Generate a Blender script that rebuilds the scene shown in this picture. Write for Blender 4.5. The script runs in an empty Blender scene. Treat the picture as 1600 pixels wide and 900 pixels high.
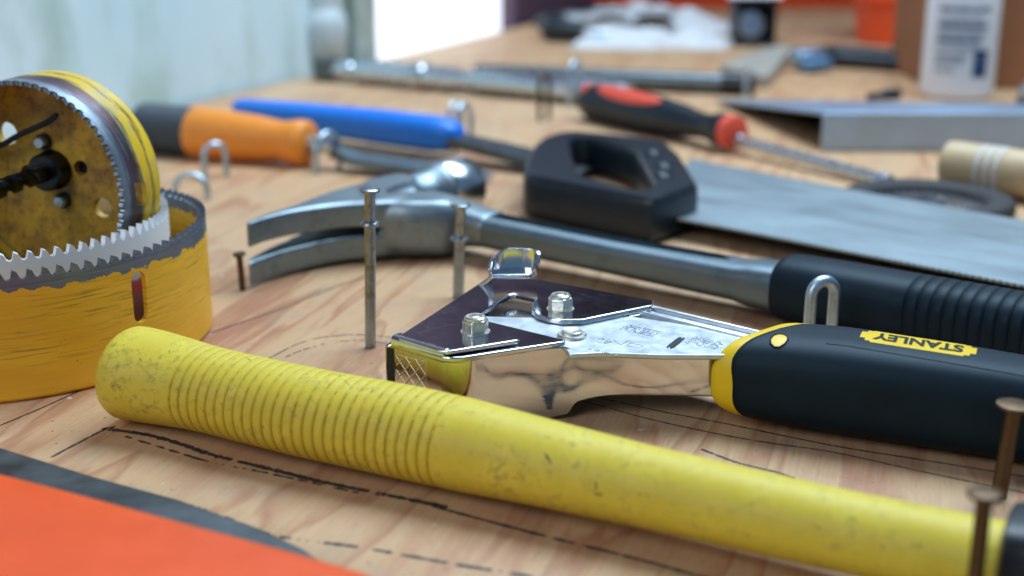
import bpy, bmesh, math, random
from mathutils import Vector, Matrix
random.seed(7)
SC = bpy.context.scene
COL = SC.collection
S = 0.001                      # everything below is written in millimetres

# ------------------------------------------------------------------ camera
cam_d = bpy.data.cameras.new('camera'); cam = bpy.data.objects.new('camera', cam_d); COL.objects.link(cam)
cam.location = (0, 0, 0.180); cam.rotation_euler = (math.radians(90 - 16.7), 0, 0)
cam_d.sensor_width = 36; cam_d.lens = 46.19; cam_d.clip_start = 0.01; cam_d.clip_end = 50
cam_d.dof.use_dof = True; cam_d.dof.focus_distance = 0.474; cam_d.dof.aperture_fstop = 6.4; cam_d.dof.aperture_blades = 9
SC.camera = cam

# ------------------------------------------------------------------ world and lamps
w = bpy.data.worlds.new('World'); SC.world = w; w.use_nodes = True
w.node_tree.nodes['Background'].inputs[0].default_value = (0.24, 0.42, 0.66, 1)
w.node_tree.nodes['Background'].inputs[1].default_value = 0.31
def area(name, loc, target, sx, sy, power, col):
    d = bpy.data.lights.new(name, 'AREA'); d.shape = 'RECTANGLE'; d.size = sx; d.size_y = sy; d.energy = power; d.color = col
    o = bpy.data.objects.new(name, d); COL.objects.link(o); o.location = loc
    o.rotation_euler = (Vector(target) - Vector(loc)).to_track_quat('-Z', 'Y').to_euler()
    return o
area('workshop_ceiling_lamp', (0.36, 1.08, 1.18), (0.0, 0.62, 0), 1.2, 0.7, 23.5, (0.68, 0.85, 1.0))
area('fill_lamp', (-0.85, -0.40, 0.95), (-0.10, 0.60, 0), 0.8, 0.8, 6.2, (0.92, 0.96, 1.0))  # fill added front left to brighten faces turned towards the camera
SC.view_settings.view_transform = 'Standard'; SC.view_settings.look = 'None'
SC.view_settings.exposure = 0.37; SC.view_settings.gamma = 1.0; SC.view_settings.use_curve_mapping = False
SC.render.engine = 'CYCLES'; SC.cycles.use_denoising = True
SC.cycles.max_bounces = 10; SC.cycles.glossy_bounces = 6; SC.cycles.caustics_reflective = False; SC.cycles.caustics_refractive = False
SC.cycles.sample_clamp_indirect = 6.0

# ------------------------------------------------------------------ helpers: objects
def tag(o, label=None, cat=None, group=None, kind=None):
    if label: o['label'] = label
    if cat: o['category'] = cat
    if group: o['group'] = group
    if kind: o['kind'] = kind
    return o
def wmat(o):
    m = o.matrix_basis.copy()
    while o.parent: o = o.parent; m = o.matrix_basis @ m
    return m
def thing(name, label, cat, loc=(0, 0, 0), rot=None, group=None):
    o = bpy.data.objects.new(name, None); COL.objects.link(o); o.empty_display_size = 0.01
    m = Matrix.Translation(Vector(loc) * S)
    if rot is not None: m = m @ (rot if isinstance(rot, Matrix) else Matrix.Rotation(rot, 4, 'Z'))
    o.matrix_basis = m
    return tag(o, label, cat, group)
def dup(root, loc, rotz, label, scale=None, tilt=0):
    r = root.copy(); COL.objects.link(r)
    r.matrix_basis = Matrix.Translation(Vector(loc) * S) @ Matrix.Rotation(rotz, 4, 'Z') @ Matrix.Rotation(tilt, 4, 'Y')
    if scale: r.scale = scale
    r['label'] = label
    for ch in list(root.children):
        c = ch.copy(); COL.objects.link(c); c.parent = r
        for g in ch.children:
            d = g.copy(); COL.objects.link(d); d.parent = c
    return r

class MB:
    def __init__(s): s.v = []; s.f = []
    def add(s, vs, fs):
        n = len(s.v); s.v += [Vector(p) for p in vs]; s.f += [[i + n for i in f] for f in fs]; return s
    def loft(s, rings, c0=True, c1=True, closed=True):
        n = len(rings[0]); vs = [p for r in rings for p in r]; fs = []
        for i in range(len(rings) - 1):
            for j in range(n if closed else n - 1):
                k = (j + 1) % n
                fs.append([i*n + j, i*n + k, (i+1)*n + k, (i+1)*n + j])
        if c0 and closed: fs.append(list(range(n - 1, -1, -1)))
        if c1 and closed: fs.append([(len(rings)-1)*n + j for j in range(n)])
        return s.add(vs, fs)
    def prism(s, poly, z0, z1, M=None):
        n = len(poly); vs = [Vector((p[0], p[1], z0)) for p in poly] + [Vector((p[0], p[1], z1)) for p in poly]
        if M: vs = [M @ v for v in vs]
        fs = [list(range(n - 1, -1, -1)), [n + i for i in range(n)]]
        fs += [[i, (i+1) % n, n + (i+1) % n, n + i] for i in range(n)]
        return s.add(vs, fs)
    def box(s, c, d, M=None):
        x, y, z = d[0]/2, d[1]/2, d[2]/2
        vs = [Vector(c) + Vector((a*x, b*y, e*z)) for e in (-1, 1) for a, b in ((-1, -1), (1, -1), (1, 1), (-1, 1))]
        if M: vs = [M @ v for v in vs]
        return s.add(vs, [[3,2,1,0],[4,5,6,7],[0,1,5,4],[1,2,6,5],[2,3,7,6],[3,0,4,7]])
    def lathe(s, prof, n=32, M=None, closed_profile=False):
        rings = []
        for r, z in prof:
            rr = [Vector((r*math.cos(2*math.pi*i/n), r*math.sin(2*math.pi*i/n), z)) for i in range(n)]
            rings.append([M @ p for p in rr] if M else rr)
        if closed_profile: rings.append(rings[0])
        return s.loft(rings, not closed_profile, not closed_profile)
    def tube(s, pts, r, n=10, ecc=1.0):
        pts = [Vector(p) for p in pts]; rings = []
        up = Vector((0, 0, 1)); prev = None
        for i, p in enumerate(pts):
            t = (pts[min(i+1, len(pts)-1)] - pts[max(i-1, 0)]).normalized()
            if prev is None:
                a = up if abs(t.dot(up)) < .9 else Vector((0, 1, 0))
                x = t.cross(a).normalized()
            else: x = (prev - t * prev.dot(t)).normalized()
            prev = x; y = t.cross(x)
            q = r[i] if isinstance(r, (list, tuple)) else r
            rings.append([p + x*q*math.cos(2*math.pi*k/n) + y*q*ecc*math.sin(2*math.pi*k/n) for k in range(n)])
        return s.loft(rings)
    def build(s, name, mat, parent=None, bevel=0, seg=2, angle=35, world=True, flat=False):
        vs = s.v
        if parent is not None and world:
            inv = wmat(parent).inverted(); vs = [(inv @ (p * S)) / S for p in vs]
        me = bpy.data.meshes.new(name); me.from_pydata([tuple(p * S) for p in vs], [], s.f)
        bm = bmesh.new(); bm.from_mesh(me); bmesh.ops.recalc_face_normals(bm, faces=bm.faces[:]); bm.to_mesh(me); bm.free()
        if not flat:
            me.shade_smooth(); me.set_sharp_from_angle(angle=math.radians(angle))
        o = bpy.data.objects.new(name, me); COL.objects.link(o); o.parent = parent
        if mat: me.materials.append(mat)
        if bevel:
            b = o.modifiers.new('bevel', 'BEVEL'); b.width = bevel * S; b.segments = seg; b.limit_method = 'ANGLE'; b.angle_limit = math.radians(angle)
        return o
def bake(o):
    dg = bpy.context.evaluated_depsgraph_get(); dg.update()
    me = bpy.data.meshes.new_from_object(o.evaluated_get(dg)); o.modifiers.clear(); old = o.data; o.data = me
    me.name = old.name
def cut(o, mb):                      # a real opening through the wall of an object
    c = mb.build('cutter', None, o, world=False); c.parent = o
    m = o.modifiers.new('cut', 'BOOLEAN'); m.object = c; m.operation = 'DIFFERENCE'; m.solver = 'EXACT'
    bpy.context.view_layer.update()
    bake(o); bpy.data.objects.remove(c)
    o.data.shade_smooth(); o.data.set_sharp_from_angle(angle=math.radians(35))
def axis_frame(p, d, up=(0, 0, 1)):  # local z runs along d
    z = Vector(d).normalized(); x = Vector(up).cross(z)
    if x.length < 1e-4: x = Vector((1, 0, 0))
    x.normalize(); y = z.cross(x)
    M = Matrix((x, y, z)).transposed().to_4x4(); M.translation = Vector(p); return M
def smooth(pts, n=6, closed=False):
    pts = [Vector(p) for p in pts]; out = []; N = len(pts)
    g = (lambda i: pts[i % N]) if closed else (lambda i: pts[max(0, min(N-1, i))])
    for i in range(N if closed else N - 1):
        a, b, c, d = g(i-1), g(i), g(i+1), g(i+2)
        for k in range(n):
            t = k / n
            out.append(.5*((2*b) + (c-a)*t + (2*a-5*b+4*c-d)*t*t + (3*b-a-3*c+d)*t**3))
    if not closed: out.append(pts[-1])
    return out
def lerp(tab, x):
    for (a, b), (c, d) in zip(tab, tab[1:]):
        if x <= c: return b + (d - b) * max(0, (x - a)) / (c - a)
    return tab[-1][1]

# ------------------------------------------------------------------ helpers: materials
class NT:
    def __init__(s, name):
        s.m = bpy.data.materials.new(name); s.m.use_nodes = True; s.t = s.m.node_tree
        s.b = s.t.nodes['Principled BSDF']; s._co = None
    def n(s, typ, **kw):
        x = s.t.nodes.new(typ)
        for k, v in kw.items():
            if k.startswith('_'): setattr(x, k[1:], v)
        return x
    def link(s, a, b): s.t.links.new(a, b)
    def co(s, scale=(1, 1, 1), rot=(0, 0, 0), loc=(0, 0, 0)):
        tc = s.n('ShaderNodeTexCoord'); mp = s.n('ShaderNodeMapping')
        s.link(tc.outputs['Object'], mp.inputs[0])
        # first metres to millimetres and turn, then stretch
        mp.inputs['Scale'].default_value = (1000, 1000, 1000); mp.inputs['Rotation'].default_value = rot
        m2 = s.n('ShaderNodeMapping'); s.link(mp.outputs[0], m2.inputs[0]); m2.inputs['Scale'].default_value = scale; m2.inputs['Location'].default_value = loc
        return m2.outputs[0]
    def noise(s, co, scale=1, detail=4, rough=.55, dist=0):
        x = s.n('ShaderNodeTexNoise'); s.link(co, x.inputs['Vector'])
        x.inputs['Scale'].default_value = scale; x.inputs['Detail'].default_value = detail
        x.inputs['Roughness'].default_value = rough; x.inputs['Distortion'].default_value = dist
        return x.outputs['Fac']
    def ramp(s, fac, stops, interp='LINEAR'):
        x = s.n('ShaderNodeValToRGB'); s.link(fac, x.inputs[0]); e = x.color_ramp.elements; x.color_ramp.interpolation = interp
        while len(e) < len(stops): e.new(.5)
        for q, (p, c) in zip(e, stops):
            q.position = p; q.color = (c, c, c, 1) if isinstance(c, (int, float)) else (*c, 1)
        return x.outputs[0]
    def mix(s, fac, a, b, blend='MIX'):
        x = s.n('ShaderNodeMix'); x.data_type = 'RGBA'; x.blend_type = blend
        for sock, v in ((x.inputs[0], fac), (x.inputs[6], a), (x.inputs[7], b)):
            if hasattr(v, 'is_linked'): s.link(v, sock)
            elif isinstance(v, (int, float)): sock.default_value = v
            else: sock.default_value = (*v, 1)
        return x.outputs[2]
    def math(s, op, a, b=0.0, c=None):
        x = s.n('ShaderNodeMath'); x.operation = op
        for sock, v in zip(x.inputs, (a, b, c)):
            if v is None: continue
            if hasattr(v, 'is_linked'): s.link(v, sock)
            else: sock.default_value = v
        return x.outputs[0]
    def sep(s, co):
        x = s.n('ShaderNodeSeparateXYZ'); s.link(co, x.inputs[0]); return x.outputs
    def set(s, **kw):
        names = dict(col='Base Color', rough='Roughness', metal='Metallic', spec='Specular IOR Level', coat='Coat Weight', emit='Emission Color', es='Emission Strength', trans='Transmission Weight', aniso='Anisotropic', sss='Subsurface Weight', sheen='Sheen Weight')
        for k, v in kw.items():
            sock = s.b.inputs[names[k]]
            if hasattr(v, 'is_linked'): s.link(v, sock)
            elif isinstance(v, (int, float)): sock.default_value = v
            else: sock.default_value = (*v, 1)
        return s
    def bump(s, h, strength=.3, dist=.2):
        x = s.n('ShaderNodeBump'); s.link(h, x.inputs['Height']); x.inputs['Strength'].default_value = strength; x.inputs['Distance'].default_value = dist * S
        s.link(x.outputs[0], s.b.inputs['Normal']); return s

def dirty(name, col, rough=.5, metal=0, dirt=(.05, .045, .04), amount=.3, scale=.12, bump=.15, var=.12, spec=.5, fine=1.2):
    """a coloured surface with mottling, grime specks and fine relief"""
    t = NT(name); co = t.co()
    a = t.noise(co, scale, 6, .65); b = t.noise(co, fine, 4, .6)
    hi = tuple(min(1, c*(1+var)) for c in col); lo = tuple(c*(1-var) for c in col)
    base = t.ramp(a, [(.3, lo), (.7, hi)])
    sp = t.math('MULTIPLY', t.ramp(a, [(.52, 0.0), (.72, 1.0)]), t.ramp(b, [(.45, 0.0), (.7, 1.0)]))
    c = t.mix(t.math('MULTIPLY', sp, amount), base, dirt)
    r = t.math('ADD', t.math('MULTIPLY', b, .25), rough - .12)
    t.set(col=c, rough=r, metal=metal, spec=spec).bump(b, bump, .15)
    return t.m
def plain(name, col, rough=.5, metal=0, **kw):
    t = NT(name).set(col=col, rough=rough, metal=metal, **kw); return t.m

def wood_board():
    t = NT('plywood'); rot = (0, 0, math.radians(17))
    g = t.co((.0145, .0022, .01), rot, (3.1, 1.7, 0)); n = t.noise(g, 1, 4, .5, .35)
    bands = t.math('FRACT', t.math('MULTIPLY', n, 11.0))
    streak = t.ramp(bands, [(0, (.58, .345, .175)), (.45, (.56, .325, .16)), (.74, (.48, .22, .095)), (.87, (.35, .12, .050)), (.95, (.48, .22, .095)), (1, (.58, .345, .175))])
    big = t.noise(t.co((.006, .0022, .01), rot, (9, 4, 0)), 1, 4, .6)
    pale = t.mix(t.ramp(big, [(.42, 0.0), (.64, .62)]), streak, (.61, .405, .235))
    fib = t.noise(t.co((.9, .03, .5), rot), 1, 4, .65)
    c = t.mix(.26, pale, t.ramp(fib, [(.3, (.40, .24, .12)), (.7, (.75, .56, .38))]))
    pores = t.noise(t.co((1.6, .10, .5), rot, (7, 3, 0)), 1, 3, .6)
    c = t.mix(t.ramp(pores, [(.63, 0.0), (.70, .55)]), c, (.25, .12, .06))
    blot = t.noise(t.co((.03, .03, .03)), 1, 6, .7)
    c = t.mix(t.ramp(blot, [(.54, 0.0), (.72, .45)]), c, (.36, .30, .25))
    red = t.noise(t.co((.028, .011, .03), rot, (4, 8, 0)), 1, 5, .65)
    c = t.mix(t.ramp(red, [(.54, 0.0), (.68, .55)]), c, (.40, .15, .085))
    sp = t.noise(t.co(), .45, 3, .5); sp2 = t.noise(t.co((.02, .02, .02)), 1, 2)
    c = t.mix(t.math('MULTIPLY', t.ramp(sp, [(.70, 0.0), (.74, .8)]), t.ramp(sp2, [(.45, 0.0), (.6, 1.0)])), c, (.10, .07, .05))
    pw = t.noise(t.co(loc=(50, 20, 5)), .11, 3, .45)
    c = t.mix(t.ramp(pw, [(.735, 0.0), (.75, .7)]), c, (.62, .64, .62))
    t.set(col=c, rough=t.ramp(fib, [(.2, .42), (.8, .62)]), spec=.4).bump(t.math('ADD', t.math('MULTIPLY', fib, .7), blot), .35, .25)
    return t.m

def marker():
    t = NT('marker_ink'); b = t.noise(t.co((.8, .8, .8)), 1, 4, .7)
    dry = t.noise(t.co((1.1, .16, .5), (0, 0, math.radians(17))), 1, 4, .65)
    t.set(col=t.ramp(b, [(.3, (.012, .014, .018)), (.75, (.05, .055, .065))]), rough=.5)
    t.link(t.ramp(dry, [(.34, .15), (.47, .95)]), t.b.inputs['Alpha']); return t.m

def saw_paint(name, zpaint, paint_dir=1, steel=(.16, .20, .25)):
    """yellow paint, bare blue-grey steel towards the teeth, scrapes running round the cup"""
    t = NT(name); co = t.co(); x, y, z = t.sep(co)
    th = t.math('MULTIPLY', t.math('ARCTAN2', y, x), 40.0)
    cmb = t.n('ShaderNodeCombineXYZ'); t.link(t.math('MULTIPLY', th, .10), cmb.inputs[0]); t.link(t.math('MULTIPLY', z, .9), cmb.inputs[1])
    sc = t.noise(cmb.outputs[0], 1, 5, .62); 
    cm2 = t.n('ShaderNodeCombineXYZ'); t.link(t.math('MULTIPLY', th, .05), cm2.inputs[0]); t.link(t.math('MULTIPLY', z, .10), cm2.inputs[1])
    big = t.noise(cm2.outputs[0], 1, 4, .6)
    sp = t.noise(co, .5, 5, .7)
    yel = t.ramp(big, [(.3, (.84, .43, .020)), (.7, (.95, .56, .034))])
    zb = t.ramp(t.math('MULTIPLY', z, .02), [(.18, .12), (.36, 1.0), (1, 1.0)])
    grime = t.math('MULTIPLY', t.math('MULTIPLY', zb, t.ramp(sc, [(.50, 0.0), (.66, .75)])), t.ramp(big, [(.42, .12), (.60, 1.0)]))
    c = t.mix(grime, yel, (.27, .13, .018))
    c = t.mix(t.ramp(sp, [(.66, 0.0), (.72, .8)]), c, (.10, .06, .02))
    edge = t.math('ADD', z, t.math('MULTIPLY', t.math('SUBTRACT', t.noise(co, .16, 4, .6), .5), 9.0))
    m = t.math('GREATER_THAN', edge, zpaint)
    st = t.ramp(sc, [(.3, tuple(k*.75 for k in steel)), (.7, tuple(k*1.35 for k in steel))])
    c = t.mix(m, c, st)
    t.set(col=c, rough=t.mix(m, (.40, .40, .40), (.38, .38, .38)), metal=t.math('MULTIPLY', m, .55), spec=.5).bump(sc, .2, .12)
    return t.m
def tilted_shell():
    t = NT('worn_saw_shell'); co = t.co(); x, y, z = t.sep(co)
    th = t.math('MULTIPLY', t.math('ARCTAN2', y, x), 44.0)
    cmb = t.n('ShaderNodeCombineXYZ'); t.link(t.math('MULTIPLY', th, .05), cmb.inputs[0]); t.link(t.math('MULTIPLY', z, .75), cmb.inputs[1])
    sc = t.noise(cmb.outputs[0], 1, 5, .62)
    big = t.noise(co, .045, 4, .6)
    d = t.math('MULTIPLY', t.math('ADD', t.math('MULTIPLY', z, -1.0), t.math('ADD', t.math('MULTIPLY', t.math('SUBTRACT', sc, .5), 9.0), t.math('MULTIPLY', t.math('SUBTRACT', big, .5), 9.0))), 1/32.)
    c = t.ramp(d, [(.0, (.26, .33, .40)), (.13, (.34, .42, .50)), (.22, (.15, .15, .19)), (.34, (.16, .10, .11)), (.48, (.13, .085, .09)), (.53, (.34, .29, .07)), (.58, (.78, .50, .02)), (.72, (.80, .52, .03)), (.745, (.10, .08, .03)), (.78, (.55, .40, .03)), (.82, (.88, .58, .03)), (1, (.72, .50, .04))])
    g = t.ramp(t.noise(co, .09, 3), [(.50, 0.0), (.66, .75)])
    c = t.mix(t.math('MULTIPLY', g, t.ramp(sc, [(.42, 0.0), (.6, 1.0)])), c, (.22, .27, .29))
    met = t.ramp(d, [(.48, .85), (.58, .0)])
    t.set(col=c, metal=met, rough=t.ramp(sc, [(.3, .26), (.7, .48)])).bump(sc, .25, .15); return t.m
def grubby_plate():
    t = NT('grubby_yellow_plate'); co = t.co()
    a = t.noise(co, .055, 6, .68); b = t.noise(co, .35, 5, .7)
    c = t.ramp(a, [(.38, (.22, .115, .030)), (.48, (.44, .245, .030)), (.60, (.62, .37, .030))])
    c = t.mix(t.ramp(b, [(.52, 0.0), (.68, .7)]), c, (.10, .06, .025))
    sx = t.noise(t.co((.8, .03, .1), (0, 0, .15)), 1, 2); 
    c = t.mix(t.ramp(sx, [(.70, 0.0), (.74, .7)]), c, (.06, .04, .03))
    t.set(col=c, rough=t.ramp(b, [(.3, .38), (.7, .6)])).bump(b, .2, .15); return t.m
def metal(name, col, rough=.3, var=.25, scale=.15, stretch=(1, 1, 1), rust=0, bump=.08, rot=0):
    t = NT(name); co = t.co(stretch, (0, 0, rot)); a = t.noise(co, scale, 6, .65); b = t.noise(co, scale*8, 4, .6)
    c = t.ramp(a, [(.3, tuple(k*(1-var) for k in col)), (.7, tuple(min(1, k*(1+var)) for k in col))])
    if rust: c = t.mix(t.math('MULTIPLY', t.ramp(a, [(.48, 0.0), (.65, 1.0)]), rust), c, (.10, .055, .03))
    t.set(col=c, metal=1.0, rough=t.math('ADD', t.math('MULTIPLY', a, .22), rough-.11)).bump(b, bump, .1); return t.m
def chrome_smudged():
    t = NT('zinc_plate'); co = t.co(); a = t.noise(co, .09, 5, .7); b = t.noise(co, 1.6, 3, .6); dust = t.noise(co, 2.8, 2, .5)
    scr = t.noise(t.co((.05, 2.2, 1), (0, 0, .9)), 1, 3, .6)
    r = t.math('ADD', t.math('ADD', t.ramp(a, [(.40, .11), (.75, .16)]), t.ramp(scr, [(.62, 0.0), (.70, .12)])), t.ramp(dust, [(.66, 0.0), (.74, .10)]))
    t.set(col=t.ramp(a, [(.35, (.60, .63, .68)), (.7, (.70, .72, .74))]), metal=1.0, rough=r).bump(b, .025, .05); return t.m
def chrome_wall():
    t = NT('chrome_side'); co = t.co((.25, .25, 1.0)); a = t.noise(co, .16, 5, .7); b = t.noise(t.co((.3, .3, 3)), 1.0, 3, .6)
    t.set(col=t.ramp(a, [(.35, (.66, .66, .66)), (.7, (.76, .75, .72))]), metal=1.0, rough=t.ramp(a, [(.4, .045), (.7, .17)])).bump(b, .02, .05); return t.m
def yellow_rubber():
    t = NT('yellow_rubber'); co = t.co(); a = t.noise(co, .06, 6, .7); b = t.noise(co, .33, 5, .72); f = t.noise(co, 2.2, 3, .6)
    c = t.ramp(a, [(.3, (.68, .53, .036)), (.7, (.80, .645, .070))])
    x, y, z = t.sep(co)
    scuff = t.math('MULTIPLY', t.ramp(b, [(.50, 0.0), (.70, 1.0)]), t.ramp(a, [(.44, .05), (.60, 1.0)]))
    c = t.mix(t.math('MULTIPLY', scuff, .72), c, (.17, .14, .045))
    k = t.noise(t.co((.35, 1.0, .5), (0, 0, .5)), .42, 4, .7, 1.2)
    c = t.mix(t.ramp(k, [(.67, 0.0), (.74, .75)]), c, (.055, .045, .02))
    k2 = t.noise(t.co((.12, 1.4, .8), (0, 0, 1.0)), .35, 3, .6, .8)
    c = t.mix(t.ramp(k2, [(.69, 0.0), (.73, .75)]), c, (.07, .06, .03))
    t.set(col=c, rough=.52, spec=.4).bump(f, .25, .12); return t.m
def rubber(name, col=(.0035, .0085, .0150), rough=.55):
    t = NT(name); co = t.co(); a = t.noise(co, .08, 5, .65); b = t.noise(co, 2.5, 3, .6); d = t.noise(co, .8, 5, .75)
    c = t.ramp(a, [(.3, tuple(k*.8 for k in col)), (.75, tuple(k*1.5 for k in col))])
    c = t.mix(t.ramp(d, [(.68, 0.0), (.82, .12)]), c, (.20, .21, .22))
    t.set(col=c, rough=rough, spec=.33).bump(b, .25, .12); t.b.inputs['Specular Tint'].default_value = (.55, .82, 1, 1); return t.m
def plaster():
    t = NT('painted_plaster'); a = t.noise(t.co((.004, .004, .0016)), 1, 5, .6); b = t.noise(t.co((.012, .012, .004)), 1, 5, .65)
    c = t.ramp(a, [(.35, (.54, .72, .77)), (.65, (.72, .84, .87))])
    c = t.mix(t.ramp(b, [(.50, 0.0), (.66, .75)]), c, (.36, .50, .43))
    t.set(col=c, rough=.75).bump(b, .2, 2); return t.m

M = dict(
    wood=wood_board(), ink=marker(), wall=plaster(), yrub=yellow_rubber(), brub=rubber('black_rubber'),
    maroon=dirty('maroon_wall', (.105, .062, .09), .7, scale=.004, fine=.03),
    zinc=chrome_smudged(), chrome=chrome_wall(), satin=metal('satin_zinc', (.66, .72, .78), .40, var=.1, scale=.2, bump=.12), tilt=tilted_shell(), plate=grubby_plate(),
    outer=saw_paint('yellow_saw_paint', 42.5), steelteeth=metal('tooth_steel', (.30, .35, .40), .35),
    white=dirty('white_paint_coat', (.80, .82, .84), .5, dirt=(.25, .26, .27), amount=.5, var=.05),
    nail=metal('nail_steel', (.33, .40, .47), .30, rust=.75, scale=.1), rusty=metal('rusty_nail_steel', (.13, .088, .055), .50, rust=.8, scale=.2),
    galv=metal('galvanised_steel', (.46, .57, .66), .42), hammer=metal('forged_steel', (.25, .315, .355), .45, var=.28, scale=.12, rust=.45, bump=.35),
    shaft=metal('dark_forged_steel', (.16, .215, .25), .46, var=.25, scale=.06, rust=.25, bump=.2), hamface=metal('ground_steel', (.56, .60, .64), .25, stretch=(.3, .3, 1)), blade=metal('saw_blade_steel', (.40, .485, .53), .44, var=.05, scale=.03, stretch=(.5, 1.5, 1), bump=.03, rot=math.radians(42.5)),
    bplas=dirty('black_plastic', (.004, .011, .019), .40, var=.2, dirt=(.10, .11, .12), amount=.2), drill=metal('black_drill_steel', (.045, .05, .055), .32),
    yel=dirty('yellow_plastic', (.86, .58, .012), .42, amount=.15, var=.05), bolt=metal('yellow_zinc', (.78, .76, .68), .34, scale=.6, bump=.3),
    orange=dirty('orange_plastic', (.90, .30, .035), .45, amount=.25, var=.06), grip=dirty('grey_rubber', (.045, .062, .080), .6),
    blue=dirty('blue_plastic', (.005, .185, .74), .40, var=.08, amount=.12), silver=metal('satin_steel', (.60, .66, .72), .28, var=.12),
    dsteel=metal('dull_dark_steel', (.13, .155, .17), .40, var=.3), red=dirty('red_plastic', (.78, .095, .055), .45, var=.06, amount=.1),
    bin=dirty('red_orange_plastic', (.80, .085, .018), .4, var=.06, amount=.05, scale=.01), card=dirty('cardboard', (.30, .125, .055), .8, scale=.012, var=.15, amount=.15),
    bottle=dirty('white_plastic', (.82, .86, .92), .4, var=.03, amount=.03, scale=.02), navy=plain('navy_print', (.020, .060, .16), .5),
    cloth=dirty('white_cloth', (.68, .69, .70), .85, scale=.03, var=.1, amount=.2), turned=dirty('turned_wood', (.56, .42, .24), .5, scale=.06, var=.14, amount=.15),
    greywood=dirty('grey_wood', (.36, .33, .28), .7, scale=.03, var=.2, amount=.3), fgor=dirty('bright_orange_plastic', (.93, .105, .018), .38, scale=.014, var=.16, amount=.35, bump=.4, dirt=(.45, .03, .008), fine=.12),
    fgsteel=metal('flat_dark_steel', (.105, .125, .135), .5, var=.4, scale=.05), tin=metal('blue_grey_steel', (.42, .56, .74), .45, var=.1, scale=.03),
    lamp=plain('bright_daylight', (.8, .8, .8), .5, emit=(.84, .90, 1.0), es=1.0), frame=dirty('pale_painted_wood', (.42, .50, .46), .6, scale=.02, var=.35, amount=.5, dirt=(.10, .13, .12)),
    pipe=dirty('white_pipe_paint', (.52, .60, .62), .45, scale=.03, var=.12, amount=.4), hole=plain('dark_bore', (.006, .008, .010), .6), disc=dirty('black_disc', (.030, .030, .034), .7, scale=.5, var=.5, amount=.4, dirt=(.18, .18, .19), bump=.8),
    grime=dirty('groove_grime', (.10, .075, .018), .8, var=.5, amount=.3), redprint=plain('red_print', (.38, .03, .035), .5), midblue=plain('blue_enamel', (.10, .24, .42), .4))

# ------------------------------------------------------------------ setting
EDGE0, EDGEDIR = Vector((-321.3, 1093.8, 0)), Vector((349, 827.4, 0)).normalized()
EN = Vector((-EDGEDIR.y, EDGEDIR.x, 0))                       # away from the table
def edge(t, off=0, z=0): return EDGE0 + EDGEDIR*t + EN*off + Vector((0, 0, z))
b = MB(); a0, a1 = edge(-1350), edge(1480)
b.prism([(a0.x, a0.y), (1300, a0.y), (1300, a1.y), (a1.x, a1.y)], -22, 0)
bench = tag(b.build('workbench_top', M['wood'], bevel=1.2), kind='structure'); bench['label'] = 'worn plywood work surface with marker outlines drawn round the tools'

def ribbon(mb, pts, wd, gap=0, jit=.25, z=.12):
    pts = smooth([(p[0], p[1], 0) for p in pts], 22)
    run = []
    def flush():
        if len(run) > 1:
            L, R = [], []
            for i, p in enumerate(run):
                t = (run[min(i+1, len(run)-1)] - run[max(i-1, 0)]).normalized(); n = Vector((-t.y, t.x, 0))
                q = wd*.5*(1 + random.uniform(-jit, jit)*.8)*(.45 if i in (0, len(run)-1) else 1)
                L.append(p + n*q + Vector((0, 0, z))); R.append(p - n*q*random.uniform(.7, 1.2) + Vector((0, 0, z)))
            n = len(run); mb.add(L + R, [[i, n+i, n+i+1, i+1] for i in range(n-1)])
        run.clear()
    for p in pts:
        if gap and random.random() < gap: flush()
        else: run.append(p)
    flush()
mk = MB()
ribbon(mk, [(-132, 528), (-128.8, 533.2), (-112, 556), (-99.7, 574.5), (-85.4, 600), (-70, 622)], .9)
ribbon(mk, [(-185, 424), (-180.9, 430.8), (-172.6, 445.8), (-164.8, 461.8), (-160, 470)], .8)
ribbon(mk, [(-153.6, 403.2), (-149, 414), (-143.4, 426), (-140, 430)], 1.2, 0)
ribbon(mk, [(-144, 428), (-134, 425), (-124.4, 421.2), (-112, 413.5), (-100.8, 405.6), (-82, 395.5), (-61.4, 384.6), (-40, 375), (-19.6, 366)], 2.3, .015, .45)
ribbon(mk, [(-134, 421), (-116, 409.5), (-99.5, 399.4), (-82, 392), (-65.5, 384.3), (-48, 376.0)], 1.2, .16, .5, .14)
ribbon(mk, [(-24, 366.5), (-4, 355), (11, 346.5), (36, 333), (60, 318.5), (77, 309), (100, 296)], 1.4, .03, .4)
ribbon(mk, [(-100, 368), (-91.4, 363), (-81, 355.5), (-71.3, 348.4), (-58, 344), (-44.2, 340.5), (-18, 331.1), (3.5, 323.9), (30, 314)], 1.5, .17, .5)
ribbon(mk, [(-99, 499), (-96.4, 504.7), (-91, 516), (-83.7, 524.8), (-75, 529), (-65.3, 530.5), (-48.6, 526), (-40, 520)], .7, .06, .5)
ribbon(mk, [(-92, 502), (-86, 511), (-78, 519)], .7, .08, .5); ribbon(mk, [(-74, 521), (-64, 523), (-52, 519), (-44, 515)], .6, .08, .5)
ribbon(mk, [(23, 456), (30.6, 450.8), (50, 436), (73.3, 422.2), (90, 414.5), (107.9, 407.5), (135, 391), (160.6, 376.4), (185, 362)], .8, .035)
ribbon(mk, [(28, 461), (35.6, 455.3), (54, 444), (75.1, 432.7), (95, 421), (112.9, 411.2), (140, 399.5), (165, 388.2), (190, 376)], .9, .02)
ribbon(mk, [(64, 410), (74, 399.5), (81.4, 394.3), (86, 391.5), (90.8, 387.0)], 1.3, 0, .4)
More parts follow.
